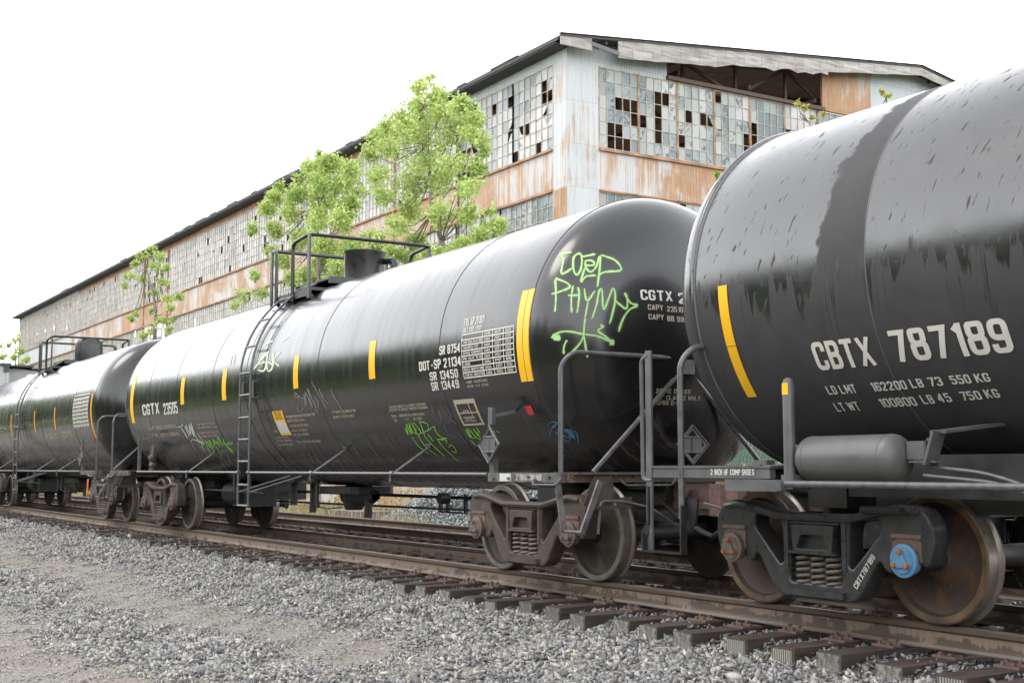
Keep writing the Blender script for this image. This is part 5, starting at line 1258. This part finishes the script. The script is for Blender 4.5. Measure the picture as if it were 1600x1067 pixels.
# ------------------------------------------------------------------ the derelict mill
BX, BY, BA = -41.24, 20.565, 0.0
mill = empty('mill_building', (BX, BY, 0), BA)
tag(mill, 'long derelict mill hall with rusty corrugated siding and hundreds of broken window panes', 'building')
BL, BW = 109.8, 41.0                     # length along the track, width of the gable end
def panel(name, mat, x0, x1, y0, y1, z0, z1, t=.12):
    # a sheet of wall: on the long side when y0 == y1, on the end when x0 == x1
    mb = MB()
    if y0 == y1: mb.box(((x0 + x1) / 2, y0 + t / 2, (z0 + z1) / 2), (abs(x1 - x0), t, z1 - z0))
    else: mb.box((x0 - t / 2, (y0 + y1) / 2, (z0 + z1) / 2), (t, abs(y1 - y0), z1 - z0))
    return mb.build(name, mat, mill)
GB = -1.0
br = random.Random(21)
def window(side, s0, s1, z0, z1, nc, nr, miss=.06, tone=(.0, 1.0), peel=.0, sash='sash_cream', dark=(), t=.05):
    # a steel sash of nc x nr panes; broken panes are left open to the dark hall
    fr = MB(); gl = MB(); tn = []; pl = []
    w, h = (s1 - s0) / nc, (z1 - z0) / nr
    P = (lambda s, z, o=0.0: (-s, o, z)) if side else (lambda s, z, o=0.0: (-o, s, z))
    D = (lambda ds, dz, d: (ds, d, dz)) if side else (lambda ds, dz, d: (d, ds, dz))
    for i in range(nc + 1):
        b = .055 if i in (0, nc) else (.045 if i % 5 == 0 else .024)
        fr.box(P(s0 + i * w, (z0 + z1) / 2, .02), D(b, z1 - z0 + .06, .07 if b > .04 else .045), 1 if b > .05 else 0)
    for j in range(nr + 1): fr.box(P((s0 + s1) / 2, z0 + j * h, .024), D(s1 - s0, .06 if j in (0, nr) else .026, .06 if j in (0, nr) else .04), 0)
    cl = [(br.uniform(0, nc), br.uniform(0, nr), br.uniform(.5, 1.3)) for _ in range(int(nc * nr * miss / 5 + .3))]
    patch = [(br.uniform(0, nc), br.uniform(0, nr), br.uniform(1, 3), br.uniform(-.3, .3)) for _ in range(5)]
    for i in range(nc):
        for j in range(nr):
            a, b = s0 + i * w + .016, s0 + (i + 1) * w - .016; c, d = z0 + j * h + .017, z0 + (j + 1) * h - .017
            near = any(abs(i + .5 - q[0]) < q[2] * .8 and abs(j + .5 - q[1]) < q[2] for q in cl)
            r = br.random()
            if (i, j) in dark or r < miss * .35 or (near and r < .62): continue
            o = [br.uniform(.02, .045) for _ in range(4)]
            T_ = tone[0] + (tone[1] - tone[0]) * br.random() + sum(q[3] for q in patch if abs(i - q[0]) < q[2] and abs(j - q[1]) < q[2] * .8)
            T_ = min(1, max(0, T_))
            if r > 1 - miss * .5:                                   # a jagged remnant
                k = br.choice((0, 1, 2, 3)); f = br.uniform(.25, .6); g = br.uniform(.2, .7)
                poly = [[(a, c), (b, c), (a + (b - a) * f, c + (d - c) * g), (a, d)], [(a, c), (b, c), (b, d), (a + (b - a) * g, c + (d - c) * f)], [(a, c), (a + (b - a) * g, c + (d - c) * f), (b, d), (a, d)], [(b, c), (b, d), (a, d), (a + (b - a) * f, c + (d - c) * (1 - g))]][k]
            else: poly = [(a, c), (b, c), (b, d), (a, d)]
            gl.add([P(s, z, o[q]) for q, (s, z) in enumerate(poly)], [tuple(range(len(poly)))]); tn.append(T_)
            pv = peel * (.4 + 1.2 * br.random()) ; pl.append(pv)
    f = fr.build('window', ['sash_cream', sash], mill)
    if gl.f: gl.build('panes', 'dirty_glass', f, attr={'tone': tn, 'peel': pl})
    return f
# long side, seen from the near corner into the distance
panel('corner_siding', 'siding_mixed', -.97, 0, 0, 0, 12.2, 18.0); panel('corner_siding', 'siding_orange', -.97, 0, 0, 0, 4.0, 12.2)
panel('corner_siding', 'siding_rusty', -BL, 0, 0, 0, GB, 4.0)
panel('siding_band', 'siding_rusty', -8.9, -.97, 0, 0, 12.2, 13.86); panel('siding_band', 'siding_orange', -30, -8.9, 0, 0, 12.2, 13.86); panel('siding_band', 'siding_rusty', -52, -30, 0, 0, 12.2, 13.86); panel('siding_band', 'siding_orange', -66, -52, 0, 0, 12.2, 13.86); panel('siding_band', 'siding_rusty', -84, -66, 0, 0, 12.2, 13.86); panel('siding_band', 'siding_mixed', -BL, -84, 0, 0, 12.2, 13.86)
panel('siding_band', 'siding_pale', -9.2, -.97, 0, 0, 17.42, 18.0); panel('siding_band', 'trim_rust', -82, -9.2, 0, 0, 17.46, 18.0); panel('siding_band', 'siding_mixed', -BL, -82, 0, 0, 17.46, 18.0)
panel('siding_band', 'siding_orange', -BL, -.97, 0, 0, 7.6, 8.4)
t = MB()
for zz in (13.88, 12.2): t.box((-BL / 2 - .5, -.04, zz), (BL - 1.0, .12, .10))
t.build('sill_strip', 'trim_rust', mill)
window(True, .97, 4.08, 13.93, 17.42, 7, 7, .10, (.3, .95), .35); window(True, 4.08, 7.2, 13.93, 17.42, 7, 7, .16, (.3, 1), .25)
window(True, 7.2, 9.0, 13.93, 17.46, 4, 7, .95, (.2, .6))
s = 9.0
while s < BL - 6.4:
    far = s > 45; m = .075 if not far else .02
    if 52 < s < 58: m = .5
    window(True, s, s + 6.3, 13.93, 17.46, 15, 7, m, (.55, 1.3) if s > 25 else (.4, 1.2), .0 if far else .05, 'sash_cream')
    window(True, s, s + 6.3, 8.4, 12.15, 15, 7, m, (.5, 1.25), .0 if far else .1, 'sash_cream')
    if int(s) in (15, 53, 59):
        mb = MB(); mb.box((-s + .02, -.03, 13.0), (.12, .1, 10.0)); mb.build('column', 'trim_rust', mill)
    s += 6.33
window(True, s, BL - .5, 13.93, 17.46, max(2, int((BL - .5 - s) / .42)), 7, .015, (.55, 1.3), 0, 'sash_cream'); window(True, s, BL - .5, 8.4, 12.15, max(2, int((BL - .5 - s) / .42)), 7, .015, (.55, 1.3), 0, 'sash_cream')
panel('corner_siding', 'siding_pale', -BL, -BL + .52, 0, 0, 4.0, 18.0, .1)
window(True, .97, 5.1, 8.4, 12.15, 10, 7, .12, (.0, .55), 1.0); window(True, 5.1, 9.0, 8.4, 12.15, 9, 7, .15, (.0, .6), .6)
for q in range(17): window(True, .97 + q * 6.2, .97 + (q + 1) * 6.2 - .1, 4.0, 7.6, 8, 4, .08, (.0, .8), .2)
# gable end
def rz(y): return 18.05 + .106 * y if y < 20.0 else 20.17 - .17 * (y - 20.0)
def gable(name, mat, y0, y1, z0):
    mb = MB(); ys_ = [y0] + ([20.0] if y0 < 20 < y1 else []) + [y1]
    mb.shape([[(y0, z0), (y1, z0)] + [(y, rz(y) - .02) for y in reversed(ys_)]], .06, 0, YZ(-.056, 0, 0)); return mb.build(name, mat, mill)
gable('corner_siding', 'siding_mixed', .004, 1.55, 12.2); panel('corner_siding', 'siding_mixed', .004, .004, .004, 1.55, 4.0, 12.2)
gable('siding_band', 'siding_pale', 1.55, 5.1, 17.3)
panel('siding_band', 'siding_rusty', 0, 0, 1.55, 17.6, 12.2, 13.86); panel('siding_band', 'siding_mixed', 0, 0, 17.6, BW, 12.2, 13.86)
gable('siding_band', 'siding_orange', 14.15, 17.3, 17.4); gable('siding_band', 'siding_pale', 17.3, 23.8, 17.4); gable('siding_band', 'siding_rusty', 23.8, 34, 17.4)
panel('siding_band', 'siding_mixed', .004, .004, .004, BW, GB, 4.0); panel('siding_band', 'siding_rusty', 0, 0, 1.55, BW, 7.6, 8.4)
t = MB(); t.box((.05, 1.55 + (BW - 1.55) / 2, 13.90), (.14, BW - 1.6, .12)); t.box((.05, 1.55 + (BW - 1.55) / 2, 12.22), (.08, BW - 1.6, .07)); t.build('sill_strip', 'trim_rust', mill)
t = MB(); t.box((.06, 9.6, 17.42), (.2, 9.1, .16)); t.build('hole_beam', 'steel_brown', mill)
dk = {0: [(2, 3), (3, 3), (4, 3), (4, 2), (1, 1), (2, 1), (1, 0), (2, 0), (3, 0)], 1: [(0, 2), (2, 4), (3, 4), (2, 3), (2, 2), (2, 1)], 2: [(0, 1), (1, 3), (3, 3)], 3: [(0, 5), (4, 2), (4, 1), (4, 0)], 4: [(0, 3), (0, 2), (2, 0), (3, 0)]}
s = 1.58
for q in range(19):
    window(False, s, s + 2.0, 13.98, 17.32, 5, 6, .03 if q < 8 else .08, (.12, .7) if q < 4 else (.35, .8), .45 if q < 4 else .1, 'sash_rust', dk.get(q, ()))
    window(False, s, s + 2.0, 8.4, 12.17, 5, 7, .05, (.05, .5), .3, 'sash_rust'); window(False, s, s + 2.0, 4.0, 7.6, 5, 7, .05, (.05, .5), .3, 'sash_rust')
    s += 2.04
panel('siding_band', 'siding_mixed', 0, 0, s, BW, 4.0, 17.4)
# roof: two low slopes, boarded eaves and a weathered barge board with a gap
def rz(y): return 18.05 + .106 * y if y < 20.0 else 20.17 - .17 * (y - 20.0)
r = MB(); xa, xb = .75, -BL - .6
for (ya, yb) in ((-.75, 20.0), (20.0, 41.75)):
    def slab(x0, x1, y0, y1):
        za, zb = rz(y0), rz(y1)
        r.add([(x0, y0, za), (x1, y0, za), (x1, y1, zb), (x0, y1, zb), (x0, y0, za + .07), (x1, y0, za + .07), (x1, y1, zb + .07), (x0, y1, zb + .07)], [(0, 1, 2, 3), (7, 6, 5, 4), (0, 4, 5, 1), (1, 5, 6, 2), (2, 6, 7, 3), (3, 7, 4, 0)])
    slab(xa, xb, ya, yb)
roof = r.build('roof', 'roof_black', mill)
e = MB(); e.box((-BL / 2, -.72, 17.93), (BL + 1.0, .05, .09)); e.box((-BL / 2, -.36, 17.845), (BL + .6, .70, .04))
for i in range(54): e.box((-1 - i * 2.0, -.40, 17.88), (.08, .62, .1))
g = random.Random(4)
for _ in range(22): x = -g.uniform(2, 90); e.box((x, -.66, 18.06 + g.uniform(0, .02)), (g.uniform(.5, 2.2), .24, g.uniform(.02, .05)), rot=Matrix.Rotation(g.uniform(-.02, .02), 3, 'Y'))
e.build('eaves', 'roof_black', roof)
def barge(y0, y1, d0, d1, mat='fascia_wood', x=.70, jag=0.0):
    mb = MB(); n = max(2, int((y1 - y0) / .45)); lo = []; hi = []
    for i in range(n + 1):
        y = y0 + (y1 - y0) * i / n; d = d0 + (d1 - d0) * i / n + g.uniform(-jag, jag); hi.append((y, rz(y) + .09)); lo.append((y, rz(y) + .09 - d))
    mb.shape([hi + lo[::-1]], .03, 0, YZ(x, 0, 0)); return mb.build('barge_board', mat, roof)
barge(-.75, .74, .42, .60); barge(2.05, 7.2, .80, .84, jag=.03); barge(7.2, 13.8, .78, .74, jag=.09); barge(13.8, 20.0, .66, .46, jag=.02); barge(20.0, 41.7, .46, .46, jag=.02); barge(.74, 2.05, .08, .08)
t = MB(); t.bar((.72, .72, 17.93), (.72, 2.1, 17.74), .04, .16); t.build('loose_board', 'plate_grey', roof)
t = MB()
for (ya, yb) in ((-.8, 20.0), (20.0, 41.8)): t.bar((.72, ya, rz(ya) + .12), (.72, yb, rz(yb) + .12), .2, .035)
t.build('roof_edging', 'steel_brown', roof)
t = MB()
for y in np.arange(1.5, 40, 2.2): t.bar((.0, y, rz(y) - .12), (.68, y, rz(y) - .12), .07, .1)
t.build('outrigger', 'steel_brown', roof)
# dark hall inside: floor, far walls, steel trusses seen through the hole
i_ = MB(); i_.box((-BL / 2, BW / 2, -.55), (BL - .6, BW - .6, .1)); i_.box((-BL / 2, BW - .1, 13.4), (BL, .2, 5.4)); i_.box((-BL + .1, BW / 2, 13.4), (.2, BW - .4, 5.4));
for (ya, yb) in ((.2, 19.9), (20.1, 38)):
    i_.add([(-.3, ya, rz(ya) - .05), (-BL + .3, ya, rz(ya) - .05), (-BL + .3, yb, rz(yb) - .05), (-.3, yb, rz(yb) - .05)], [(0, 1, 2, 3)])      # brown roof underside added to brighten the hall; back wall left open for light
i_.build('inner_wall', 'interior_dark', mill)
t = MB()
for x in (-.8, -5.5):
    t.bar((x, .3, 17.5), (x, 34.5, 17.5), .2, .22)
    for y in np.arange(.6, 34, 3.0):
        t.bar((x, y, 17.5), (x, y, rz(y) - .1), .12, .12)
        if y < 32: 
            if int(y) % 2: t.bar((x, y, 17.55), (x, y + 3, rz(y + 3) - .15), .12, .12)
            else: t.bar((x, y, rz(y) - .15), (x, y + 3, 17.55), .12, .12)
    for q in (0, 1): t.bar((x, q * 35 + .1, rz(q * 35 + .1) - .15), (x, 20.0, rz(20.0) - .15), .16, .16)
for y in np.arange(2, 34, 4.0): t.bar((-.3, y, 17.9), (-14, y, 17.9), .12, .2)
t.build('roof_truss', 'steel_brown', mill)
v = MB(); v.lathe([(0, .26), (.5, .26), (.52, .34), (.7, .2), (.72, 0)], 'Z', (-9.3, 1.5, rz(1.5) + .05), n=16); v.build('roof_vent', 'plate_grey', roof)
v = MB(); v.tube([(-7.6, -.12, 17.25), (-8.9, -.12, 17.25)], .06); v.tube([(-8.6, -.1, 17.25), (-8.6, -.1, 4.0)], .05); v.build('drain_pipe', 'steel_brown', mill)

# ------------------------------------------------------------------ trees and plants
def leaves(P_, size, updir=.35, seed=0):
    # bent leaf blades: two triangles folded along the midrib
    g = np.random.default_rng(seed); n = len(P_)
    d = g.normal(size=(n, 3)); d[:, 2] -= .2; d /= np.linalg.norm(d, axis=1)[:, None]
    nn = g.normal(size=(n, 3)); nn[:, 2] = np.abs(nn[:, 2]) + updir; s = np.cross(d, nn); s /= np.linalg.norm(s, axis=1)[:, None]; nn = np.cross(s, d)
    L = (size * g.uniform(.7, 1.35, n))[:, None]
    a = P_; b = P_ + d * L * .45 + s * L * .42 + nn * L * .10; c = P_ + d * L; e = P_ + d * L * .45 - s * L * .42 + nn * L * .10
    v = np.stack([a, b, c, e], 1).reshape(-1, 3); i = np.arange(n)[:, None] * 4
    f = np.concatenate([i + [0, 1, 2], i + [0, 2, 3]], 1).reshape(-1, 3)
    return v, f
def branch(mb, pts, r0, r1, n=6):
    Q = [Vector(p) for p in pts]; m = len(Q)
    rings = []
    for i, p in enumerate(Q):
        d = (Q[min(i + 1, m - 1)] - Q[max(i - 1, 0)]).normalized(); a, b, _ = frame_of(d); r = r0 + (r1 - r0) * i / (m - 1)
        rings += [p + (a * math.cos(2 * math.pi * k / n) + b * math.sin(2 * math.pi * k / n)) * r for k in range(n)]
    mb.add(rings, [(i * n + k, i * n + (k + 1) % n, (i + 1) * n + (k + 1) % n, (i + 1) * n + k) for i in range(m - 1) for k in range(n)], 0, True)
def tree(name, y, trunk, blobs, label, dens=1.0, leaf=.15, mat='leaf_spring', r0=.16, cat='tree', group='young trees in front of the mill', seed=1, depth=.75):
    g = random.Random(seed); ng = np.random.default_rng(seed)
    base = at_y(*trunk[0], y); root = empty(name, (base[0], base[1], float(gz(base[0], base[1])))); tag(root, label, cat, group)
    o = np.array(root.location)
    def wpt(u, v, dy=0.0):
        p = at_y(u, v, y); r = (p - CAM); return p + np.array([0, dy, 0]) + np.array([dy * r[0] / r[1], 0, dy * r[2] / r[1]])
    T_ = [np.array([base[0], base[1], o[2]])] + [wpt(u, v) for u, v in trunk]
    mb = MB(); branch(mb, [p - o for p in T_], r0, r0 * .16, 9)
    tw = MB(); pts = []; tone = []
    tp = np.array(T_[1:])
    for (u, v, r) in blobs:
        c0 = wpt(u, v); R = r * (c0 - CAM) @ FW / F
        for k in range(2 if r > 12 else 1):
            dy = g.uniform(-1, 1) * depth * (1.2 if r > 16 else .7)
            c = wpt(u + g.uniform(-.25, .25) * r, v + g.uniform(-.25, .25) * r, dy)
            # a limb from the trunk, leaving it below the clump
            i = int(np.argmin(np.linalg.norm(tp - (c - [0, 0, .8 * R + .4]), axis=1))); q = tp[i]
            mid = (q + c) / 2 + np.array([g.uniform(-.2, .2), g.uniform(-.2, .2), -.12 * np.linalg.norm(c - q)])
            branch(tw, [q - o, mid - o, c - o], .024, .006, 4)
            n_sub = max(4, int(9 * dens * (1 if r > 12 else .6)))
            for s_ in range(n_sub):
                d = ng.normal(size=3); d /= np.linalg.norm(d); sc = c + d * R * g.uniform(.35, 1.0) * np.array([1, 1, .85])
                if s_ % 2 == 0: branch(tw, [c - o, (c + sc) / 2 - o + np.array([0, 0, .05]), sc - o], .007, .003, 3)
                m_ = int(g.uniform(22, 40) * min(1.8, max(.55, R / .5)) * dens)
                pts.append(sc + ng.normal(size=(m_, 3)) * R * .27); tone.append(np.clip(g.gauss(.5, .22) + ng.normal(size=m_) * .14, 0, 1))
    mb.build('trunk', 'bark', root); tw.build('limbs', 'twig', root)
    pts = np.concatenate(pts); tone = np.concatenate(tone)
    v, f = leaves(pts, np.full(len(pts), leaf), seed=seed)
    mesh_np('crown', v - o, f, mat, root, np.repeat(tone, 2)).parent = root
    return root
TA = [(668, 122, 11), (656, 138, 14), (680, 150, 17), (648, 165, 18), (690, 172, 24), (722, 165, 20), (740, 185, 16), (628, 186, 18), (606, 200, 16), (588, 212, 15), (650, 205, 28), (702, 208, 28), (742, 218, 18), (757, 240, 12), (578, 236, 16), (615, 238, 26), (660, 246, 28), (712, 252, 28), (746, 264, 14), (586, 270, 20), (632, 282, 26), (684, 288, 26), (726, 292, 20), (600, 312, 20), (642, 326, 24), (692, 332, 24), (732, 338, 18), (764, 326, 12), (777, 352, 13), (750, 368, 16), (722, 380, 16), (620, 356, 20), (655, 378, 18), (690, 395, 14), (780, 366, 9), (640, 402, 14), (668, 400, 15), (702, 398, 14), (736, 388, 13), (612, 400, 15), (590, 432, 12), (762, 352, 12)]
tree('young_tree', 10.5, [(704, 430), (690, 378), (676, 330), (672, 285), (668, 225), (665, 165), (668, 125)], TA, 'tallest light green tree, standing behind the middle tank car', 1.2, .10, r0=.12, seed=5)
TB = [(498, 244, 10), (483, 258, 16), (514, 256, 15), (546, 264, 17), (468, 276, 12), (505, 282, 21), (540, 288, 20), (440, 292, 11), (427, 306, 13), (460, 306, 18), (500, 312, 22), (540, 318, 22), (564, 302, 12), (418, 325, 13), (455, 336, 16), (495, 342, 22), (535, 348, 20), (400, 356, 11), (430, 358, 14), (393, 364, 6), (470, 372, 20), (510, 382, 22), (550, 388, 20), (420, 396, 12), (440, 410, 14), (398, 430, 12), (500, 410, 18), (535, 415, 18), (460, 440, 13), (560, 412, 16), (588, 372, 16), (385, 462, 12), (410, 462, 12), (366, 474, 10), (590, 402, 12), (480, 430, 14), (470, 458, 11), (512, 444, 14), (545, 442, 13)]
tree('young_tree', 12.0, [(500, 500), (498, 432), (496, 380), (497, 320), (496, 258)], TB, 'rounded light green tree left of the tallest, behind the top railing of the middle car', 1.35, .112, r0=.13, seed=8)
TCc = [(236, 388, 8), (222, 396, 10), (249, 398, 9), (213, 412, 9), (240, 416, 11), (261, 416, 7), (200, 430, 9), (226, 436, 8), (256, 440, 9), (193, 447, 7), (240, 456, 8), (262, 463, 11), (281, 462, 7), (266, 482, 9), (204, 500, 6), (214, 492, 5), (250, 500, 10), (268, 500, 7), (234, 515, 8), (224, 522, 6), (264, 516, 5), (240, 484, 6)]
tree('young_tree', 13.0, [(240, 548), (243, 492), (240, 460), (229, 420), (233, 390)], TCc, 'thin sparse light green tree against the mill, above the rear tank car', 1.15, .135, r0=.14, seed=12)
TD = [(24, 530, 8), (10, 540, 8), (34, 546, 8), (20, 556, 9), (5, 560, 6), (40, 562, 7), (30, 571, 6)]
tree('young_tree', 9.0, [(24, 600), (24, 565), (24, 535)], TD, 'light green tree at the far left end of the mill, above the grey hopper car', 1.2, .15, r0=.12, seed=14)
# self-sown saplings poking up beside the gable, behind the front car
for (yy, tr, bl, lb, sd, mt) in ((13.0, [(1290, 330), (1276, 215), (1262, 190), (1250, 164)], [(1247, 160, 3.5), (1255, 168, 3), (1268, 184, 3), (1284, 178, 2.5)], 'yellowish sapling tips above the front tank car, before the torn gable opening', 31, 'leaf_yellow'),
        (12.0, [(1240, 330), (1228, 260), (1222, 238)], [(1222, 238, 3), (1228, 244, 2.5)], 'small yellowish sapling tip at the shoulder of the front tank car', 33, 'leaf_yellow'),
        (16.0, [(1390, 260), (1385, 165), (1382, 145)], [(1378, 145, 2), (1387, 150, 2)], 'thin sapling tip above the front tank car under the grey gable sheets', 35, 'leaf_yellow'),
        (11.0, [(1130, 340), (1122, 290), (1120, 268)], [(1120, 273, 3), (1126, 281, 2.5)], 'small green sapling between the gable wall and the left edge of the front tank car', 39, 'leaf_weed')):
    tree('sapling', yy, tr, bl, lb, .35, .09, mt, .022, 'sapling', 'saplings growing by the mill', sd, .1)

# dry reeds, weeds, sleeper stack, stone pile, slatted fence across the second track
def blades(name, mat, spots, h, w, n, label, cat, lean=.25, seed=0):
    g = np.random.default_rng(seed); V = []; Fc = []; Tn = []; k = 0
    for (x, y, rx, ry) in spots:
        for _ in range(n):
            px_, py_ = x + g.normal() * rx, y + g.normal() * ry; z = float(gz(px_, py_)); hh = h * g.uniform(.45, 1.2); d = g.normal(size=2) * lean * hh; a = g.uniform(0, math.pi); s_ = np.array([math.cos(a), math.sin(a), 0]) * w * g.uniform(.6, 1.4)
            p0 = np.array([px_, py_, z - .02]); p1 = p0 + [d[0] * .35, d[1] * .35, hh * .55]; p2 = p0 + [d[0], d[1], hh]
            V += [p0 - s_, p0 + s_, p1 - s_ * .8, p1 + s_ * .8, p2]; Fc += [(k, k + 1, k + 3), (k, k + 3, k + 2), (k + 2, k + 3, k + 4)]; Tn += [g.random()] * 3; k += 5
    o = mesh_np(name, np.array(V), np.array(Fc), mat, None, np.array(Tn)); return tag(o, label, cat, kind='stuff')
def ground_x(u, v, y): return at_y(u, v, y)[0]
blades('dry_reeds', 'reed_dry', [(ground_x(465, 800, 7.2), 7.2, .8, .3), (ground_x(530, 800, 7.0), 7.0, .5, .25), (ground_x(640, 800, 6.9), 6.9, .5, .2), (ground_x(590, 800, 7.0), 7.0, .9, .2), (ground_x(100, 780, 7.5), 7.5, 2.5, .4), (ground_x(135, 780, 7.5), 7.5, 2, .4), (-42, 7.6, 3, .4)], .72, .008, 120, 'dry tan reeds standing along the far side of the second track', 'reeds', .22, 3)
def leafy(name, mat, spots, label, cat, leaf, seed):
    g = np.random.default_rng(seed); P_ = []
    for (x, y, rx, ry, h, n) in spots:
        q = g.normal(size=(n, 2)) * [rx, ry] + [x, y]; z = gz(q[:, 0], q[:, 1]) + g.random(n) ** 1.3 * h * np.exp(-((q[:, 0] - x) / (1.5 * rx)) ** 2)
        P_.append(np.column_stack([q, z]))
    P_ = np.concatenate(P_); v, f = leaves(P_, np.full(len(P_), leaf), seed=seed)
    return tag(mesh_np(name, v, f, mat, None, np.repeat(g.random(len(P_)), 2)), label, cat, kind='stuff')
leafy('low_weeds', 'leaf_weed', [(ground_x(655, 790, 7.4), 7.4, .7, .3, .42, 1100), (ground_x(700, 780, 10), 10, 1.2, .5, .4, 700)], 'bright green low weeds beside the grey stone pile', 'weeds', .07, 5)
leafy('brown_scrub', 'leaf_brown', [(-29 + i * 1.6, 12.5 + (i % 3) * .5, 1.6, .6, 1.9, 1500) for i in range(9)] + [(-17, 13.5, 4, .6, 1.7, 2200), (-50, 11, 5, .8, 1.1, 1500), (-62, 11, 6, .8, 1.2, 1500), (-38, 12, 4, .8, 1.1, 1500)], 'rusty brown and green scrub on the bank beyond the second track', 'scrub', .10, 6)
gw = np.random.default_rng(9)
tuft = [(at_z(u, v, -.58)[0], at_z(u, v, -.58)[1], .18, .10) for u, v in ((165, 1020), (190, 1035), (210, 1058), (40, 920), (25, 975), (90, 985), (10, 840), (150, 1010), (120, 1000), (330, 965))]
blades('grass_tufts', 'leaf_weed', tuft, .05, .004, 60, 'small bright grass tufts at the edge of the stone path', 'grass', .7, 4)
# stacked sleepers
for i, (lv, n) in enumerate(((0, 5), (1, 5), (2, 4))):
    for j in range(n):
        o = MB(); o.box((0, 0, 0), (2.55, .215, .17), 0, ch=.012)
        x = ground_x(560, 800, 8.2) + rnd.uniform(-.12, .12); ob = o.build('stacked_tie', 'wood_stack', None, (x, 7.8 + j * .24, -.53 + lv * .178 + .0)); ob.rotation_euler = (0, 0, rnd.uniform(-.03, .03))
        if lv == 2: tag(ob, 'weathered old wooden tie on the top layer of the stack beyond the second track', 'old tie', 'stacked old ties')
        elif lv == 1: tag(ob, 'weathered old wooden tie in the middle layer of the stack beyond the second track', 'old tie', 'stacked old ties')
        else: tag(ob, 'weathered old wooden tie in the bottom layer of the stack beyond the second track', 'old tie', 'stacked old ties')
for k, (dx, y) in enumerate(((1.7, 7.45),)):
    o = MB(); o.box((0, 0, 0), (1.9, .22, .18), 0, ch=.012); ob = o.build('loose_tie', 'wood_stack', None, (ground_x(610, 810, 7.4) + .4, y - .25, -.50)); tag(ob, 'single old wooden tie lying in front of the stacked ties', 'old tie', 'stacked old ties')
# the heap of crushed stone
hx, hy = ground_x(800, 790, 9.2), 9.2
th = npr.uniform(0, 2 * math.pi, 16000); rr = np.sqrt(npr.random(16000)); X = hx + rr * np.cos(th) * 6.8; Y = hy + rr * np.sin(th) * 2.4
Zh = 1.3 * np.clip(1 - rr, 0, .55) / .55
pm = np.stack([X, Y, gz(X, Y) + Zh], -1)
heap = scatter('stone_pile', pm, npr.uniform(.035, .07, len(X)), 'pile_stone'); tag(heap, 'long heap of blue-grey crushed stone beyond the second track', 'stone pile')
mb = MB(); n = 40
vs = [(hx + r * 6.8 * math.cos(2 * math.pi * k / n), hy + r * 2.4 * math.sin(2 * math.pi * k / n), -.66 + 1.3 * min(1 - r, .55) / .55 - .03) for r in (1, .8, .6, .45, .25, .02) for k in range(n)]
mb.add(vs, [(i * n + k, i * n + (k + 1) % n, (i + 1) * n + (k + 1) % n, (i + 1) * n + k) for i in range(5) for k in range(n)] + [tuple(range(5 * n, 6 * n))]); c = mb.build('core', 'pile_stone', heap)
# green privacy-slat fence glimpsed between the two nearest cars
t = NT('fence_green'); w = t.n('TexWave', {'wave_type': 'BANDS', 'bands_direction': 'DIAGONAL'}, Vector=t.co(), Scale=9.0, Distortion=1.5).outputs['Fac']; r_ = t.noise(t.co(), 6, 4)
t.set(Base_Color=t.mix(t.step(w, .8, .95), t.ramp(r_, [(.3, (.02, .07, .045)), (.7, (.05, .14, .09))]), (.30, .33, .28)), Roughness=.5); M['fence_green'] = t.m
fe = empty('slatted_fence', (-16, 16.0, -.7)); tag(fe, 'green slatted chain-link fence glimpsed between the middle and front tank cars', 'fence')
f = MB(); x = -14.0
while x < 16: f.box((x, 0, 1.7), (.055, .012, 3.3), 0); x += .062
f.build('slats', 'fence_green', fe)
f = MB(); 
for x in np.arange(-14, 16.1, 2.5): f.tube([(x, .05, 0), (x, .05, 3.46)], .035)
f.tube([(-14, .05, 3.38), (16, .05, 3.38)], .025); f.build('posts', 'plate_grey', fe)
f = MB()
for x_ in np.arange(-14, 15.8, .14): f.bar((x_, -.01, .05), (x_ + 1.3, -.01, 3.35), .006, .006); f.bar((x_ + 1.3, -.016, .05), (x_, -.016, 3.35), .006, .006)
f.build('wire_mesh', 'plate_grey', fe)

# woods behind the photographer: seen only as the dark band mirrored in the glossy tanks
pts = []; g = np.random.default_rng(77)
x = -330.0
while x < 60:
    hgt = np.interp(x, [-330, -150, -60, -20, 60], [40, 24, 11.5, 9, 9]) * g.uniform(.62, 1.22); yy = -26 + g.uniform(-3, 3); wd = hgt * .34
    n = 420; q = g.normal(size=(n, 3)); q /= np.linalg.norm(q, axis=1)[:, None]; q *= (g.random(n) ** .4)[:, None]
    pts.append(np.column_stack([x + q[:, 0] * wd, yy + q[:, 1] * wd * .7, hgt * .55 + q[:, 2] * hgt * .46 - .5])); x += wd * .75
gr = []
for _ in range(9000):
    q = -g.random() * 150 + 30; gr.append((q, -g.uniform(14, 24), g.random() ** 1.5 * 1.6 - .7))
v, f = leaves(np.array(gr), np.full(len(gr), .55), seed=8)
tag(mesh_np('tall_grass', v, f, 'leaf_grass', None, np.repeat(g.random(len(gr)), 2)), 'tall bright grass behind the photographer, mirrored in the glossy tanks', 'grass', kind='stuff')
pts = np.concatenate(pts); sz = np.interp(-pts[:, 0], [-60, 40, 330], [.7, .9, 3.2]); v, f = leaves(pts, sz, seed=3)
tag(mesh_np('wood', v, f, 'leaf_dark', None, np.repeat(g.random(len(pts)), 2)), 'dark green wood behind the photographer, mirrored in the glossy tanks', 'wood', kind='stuff')
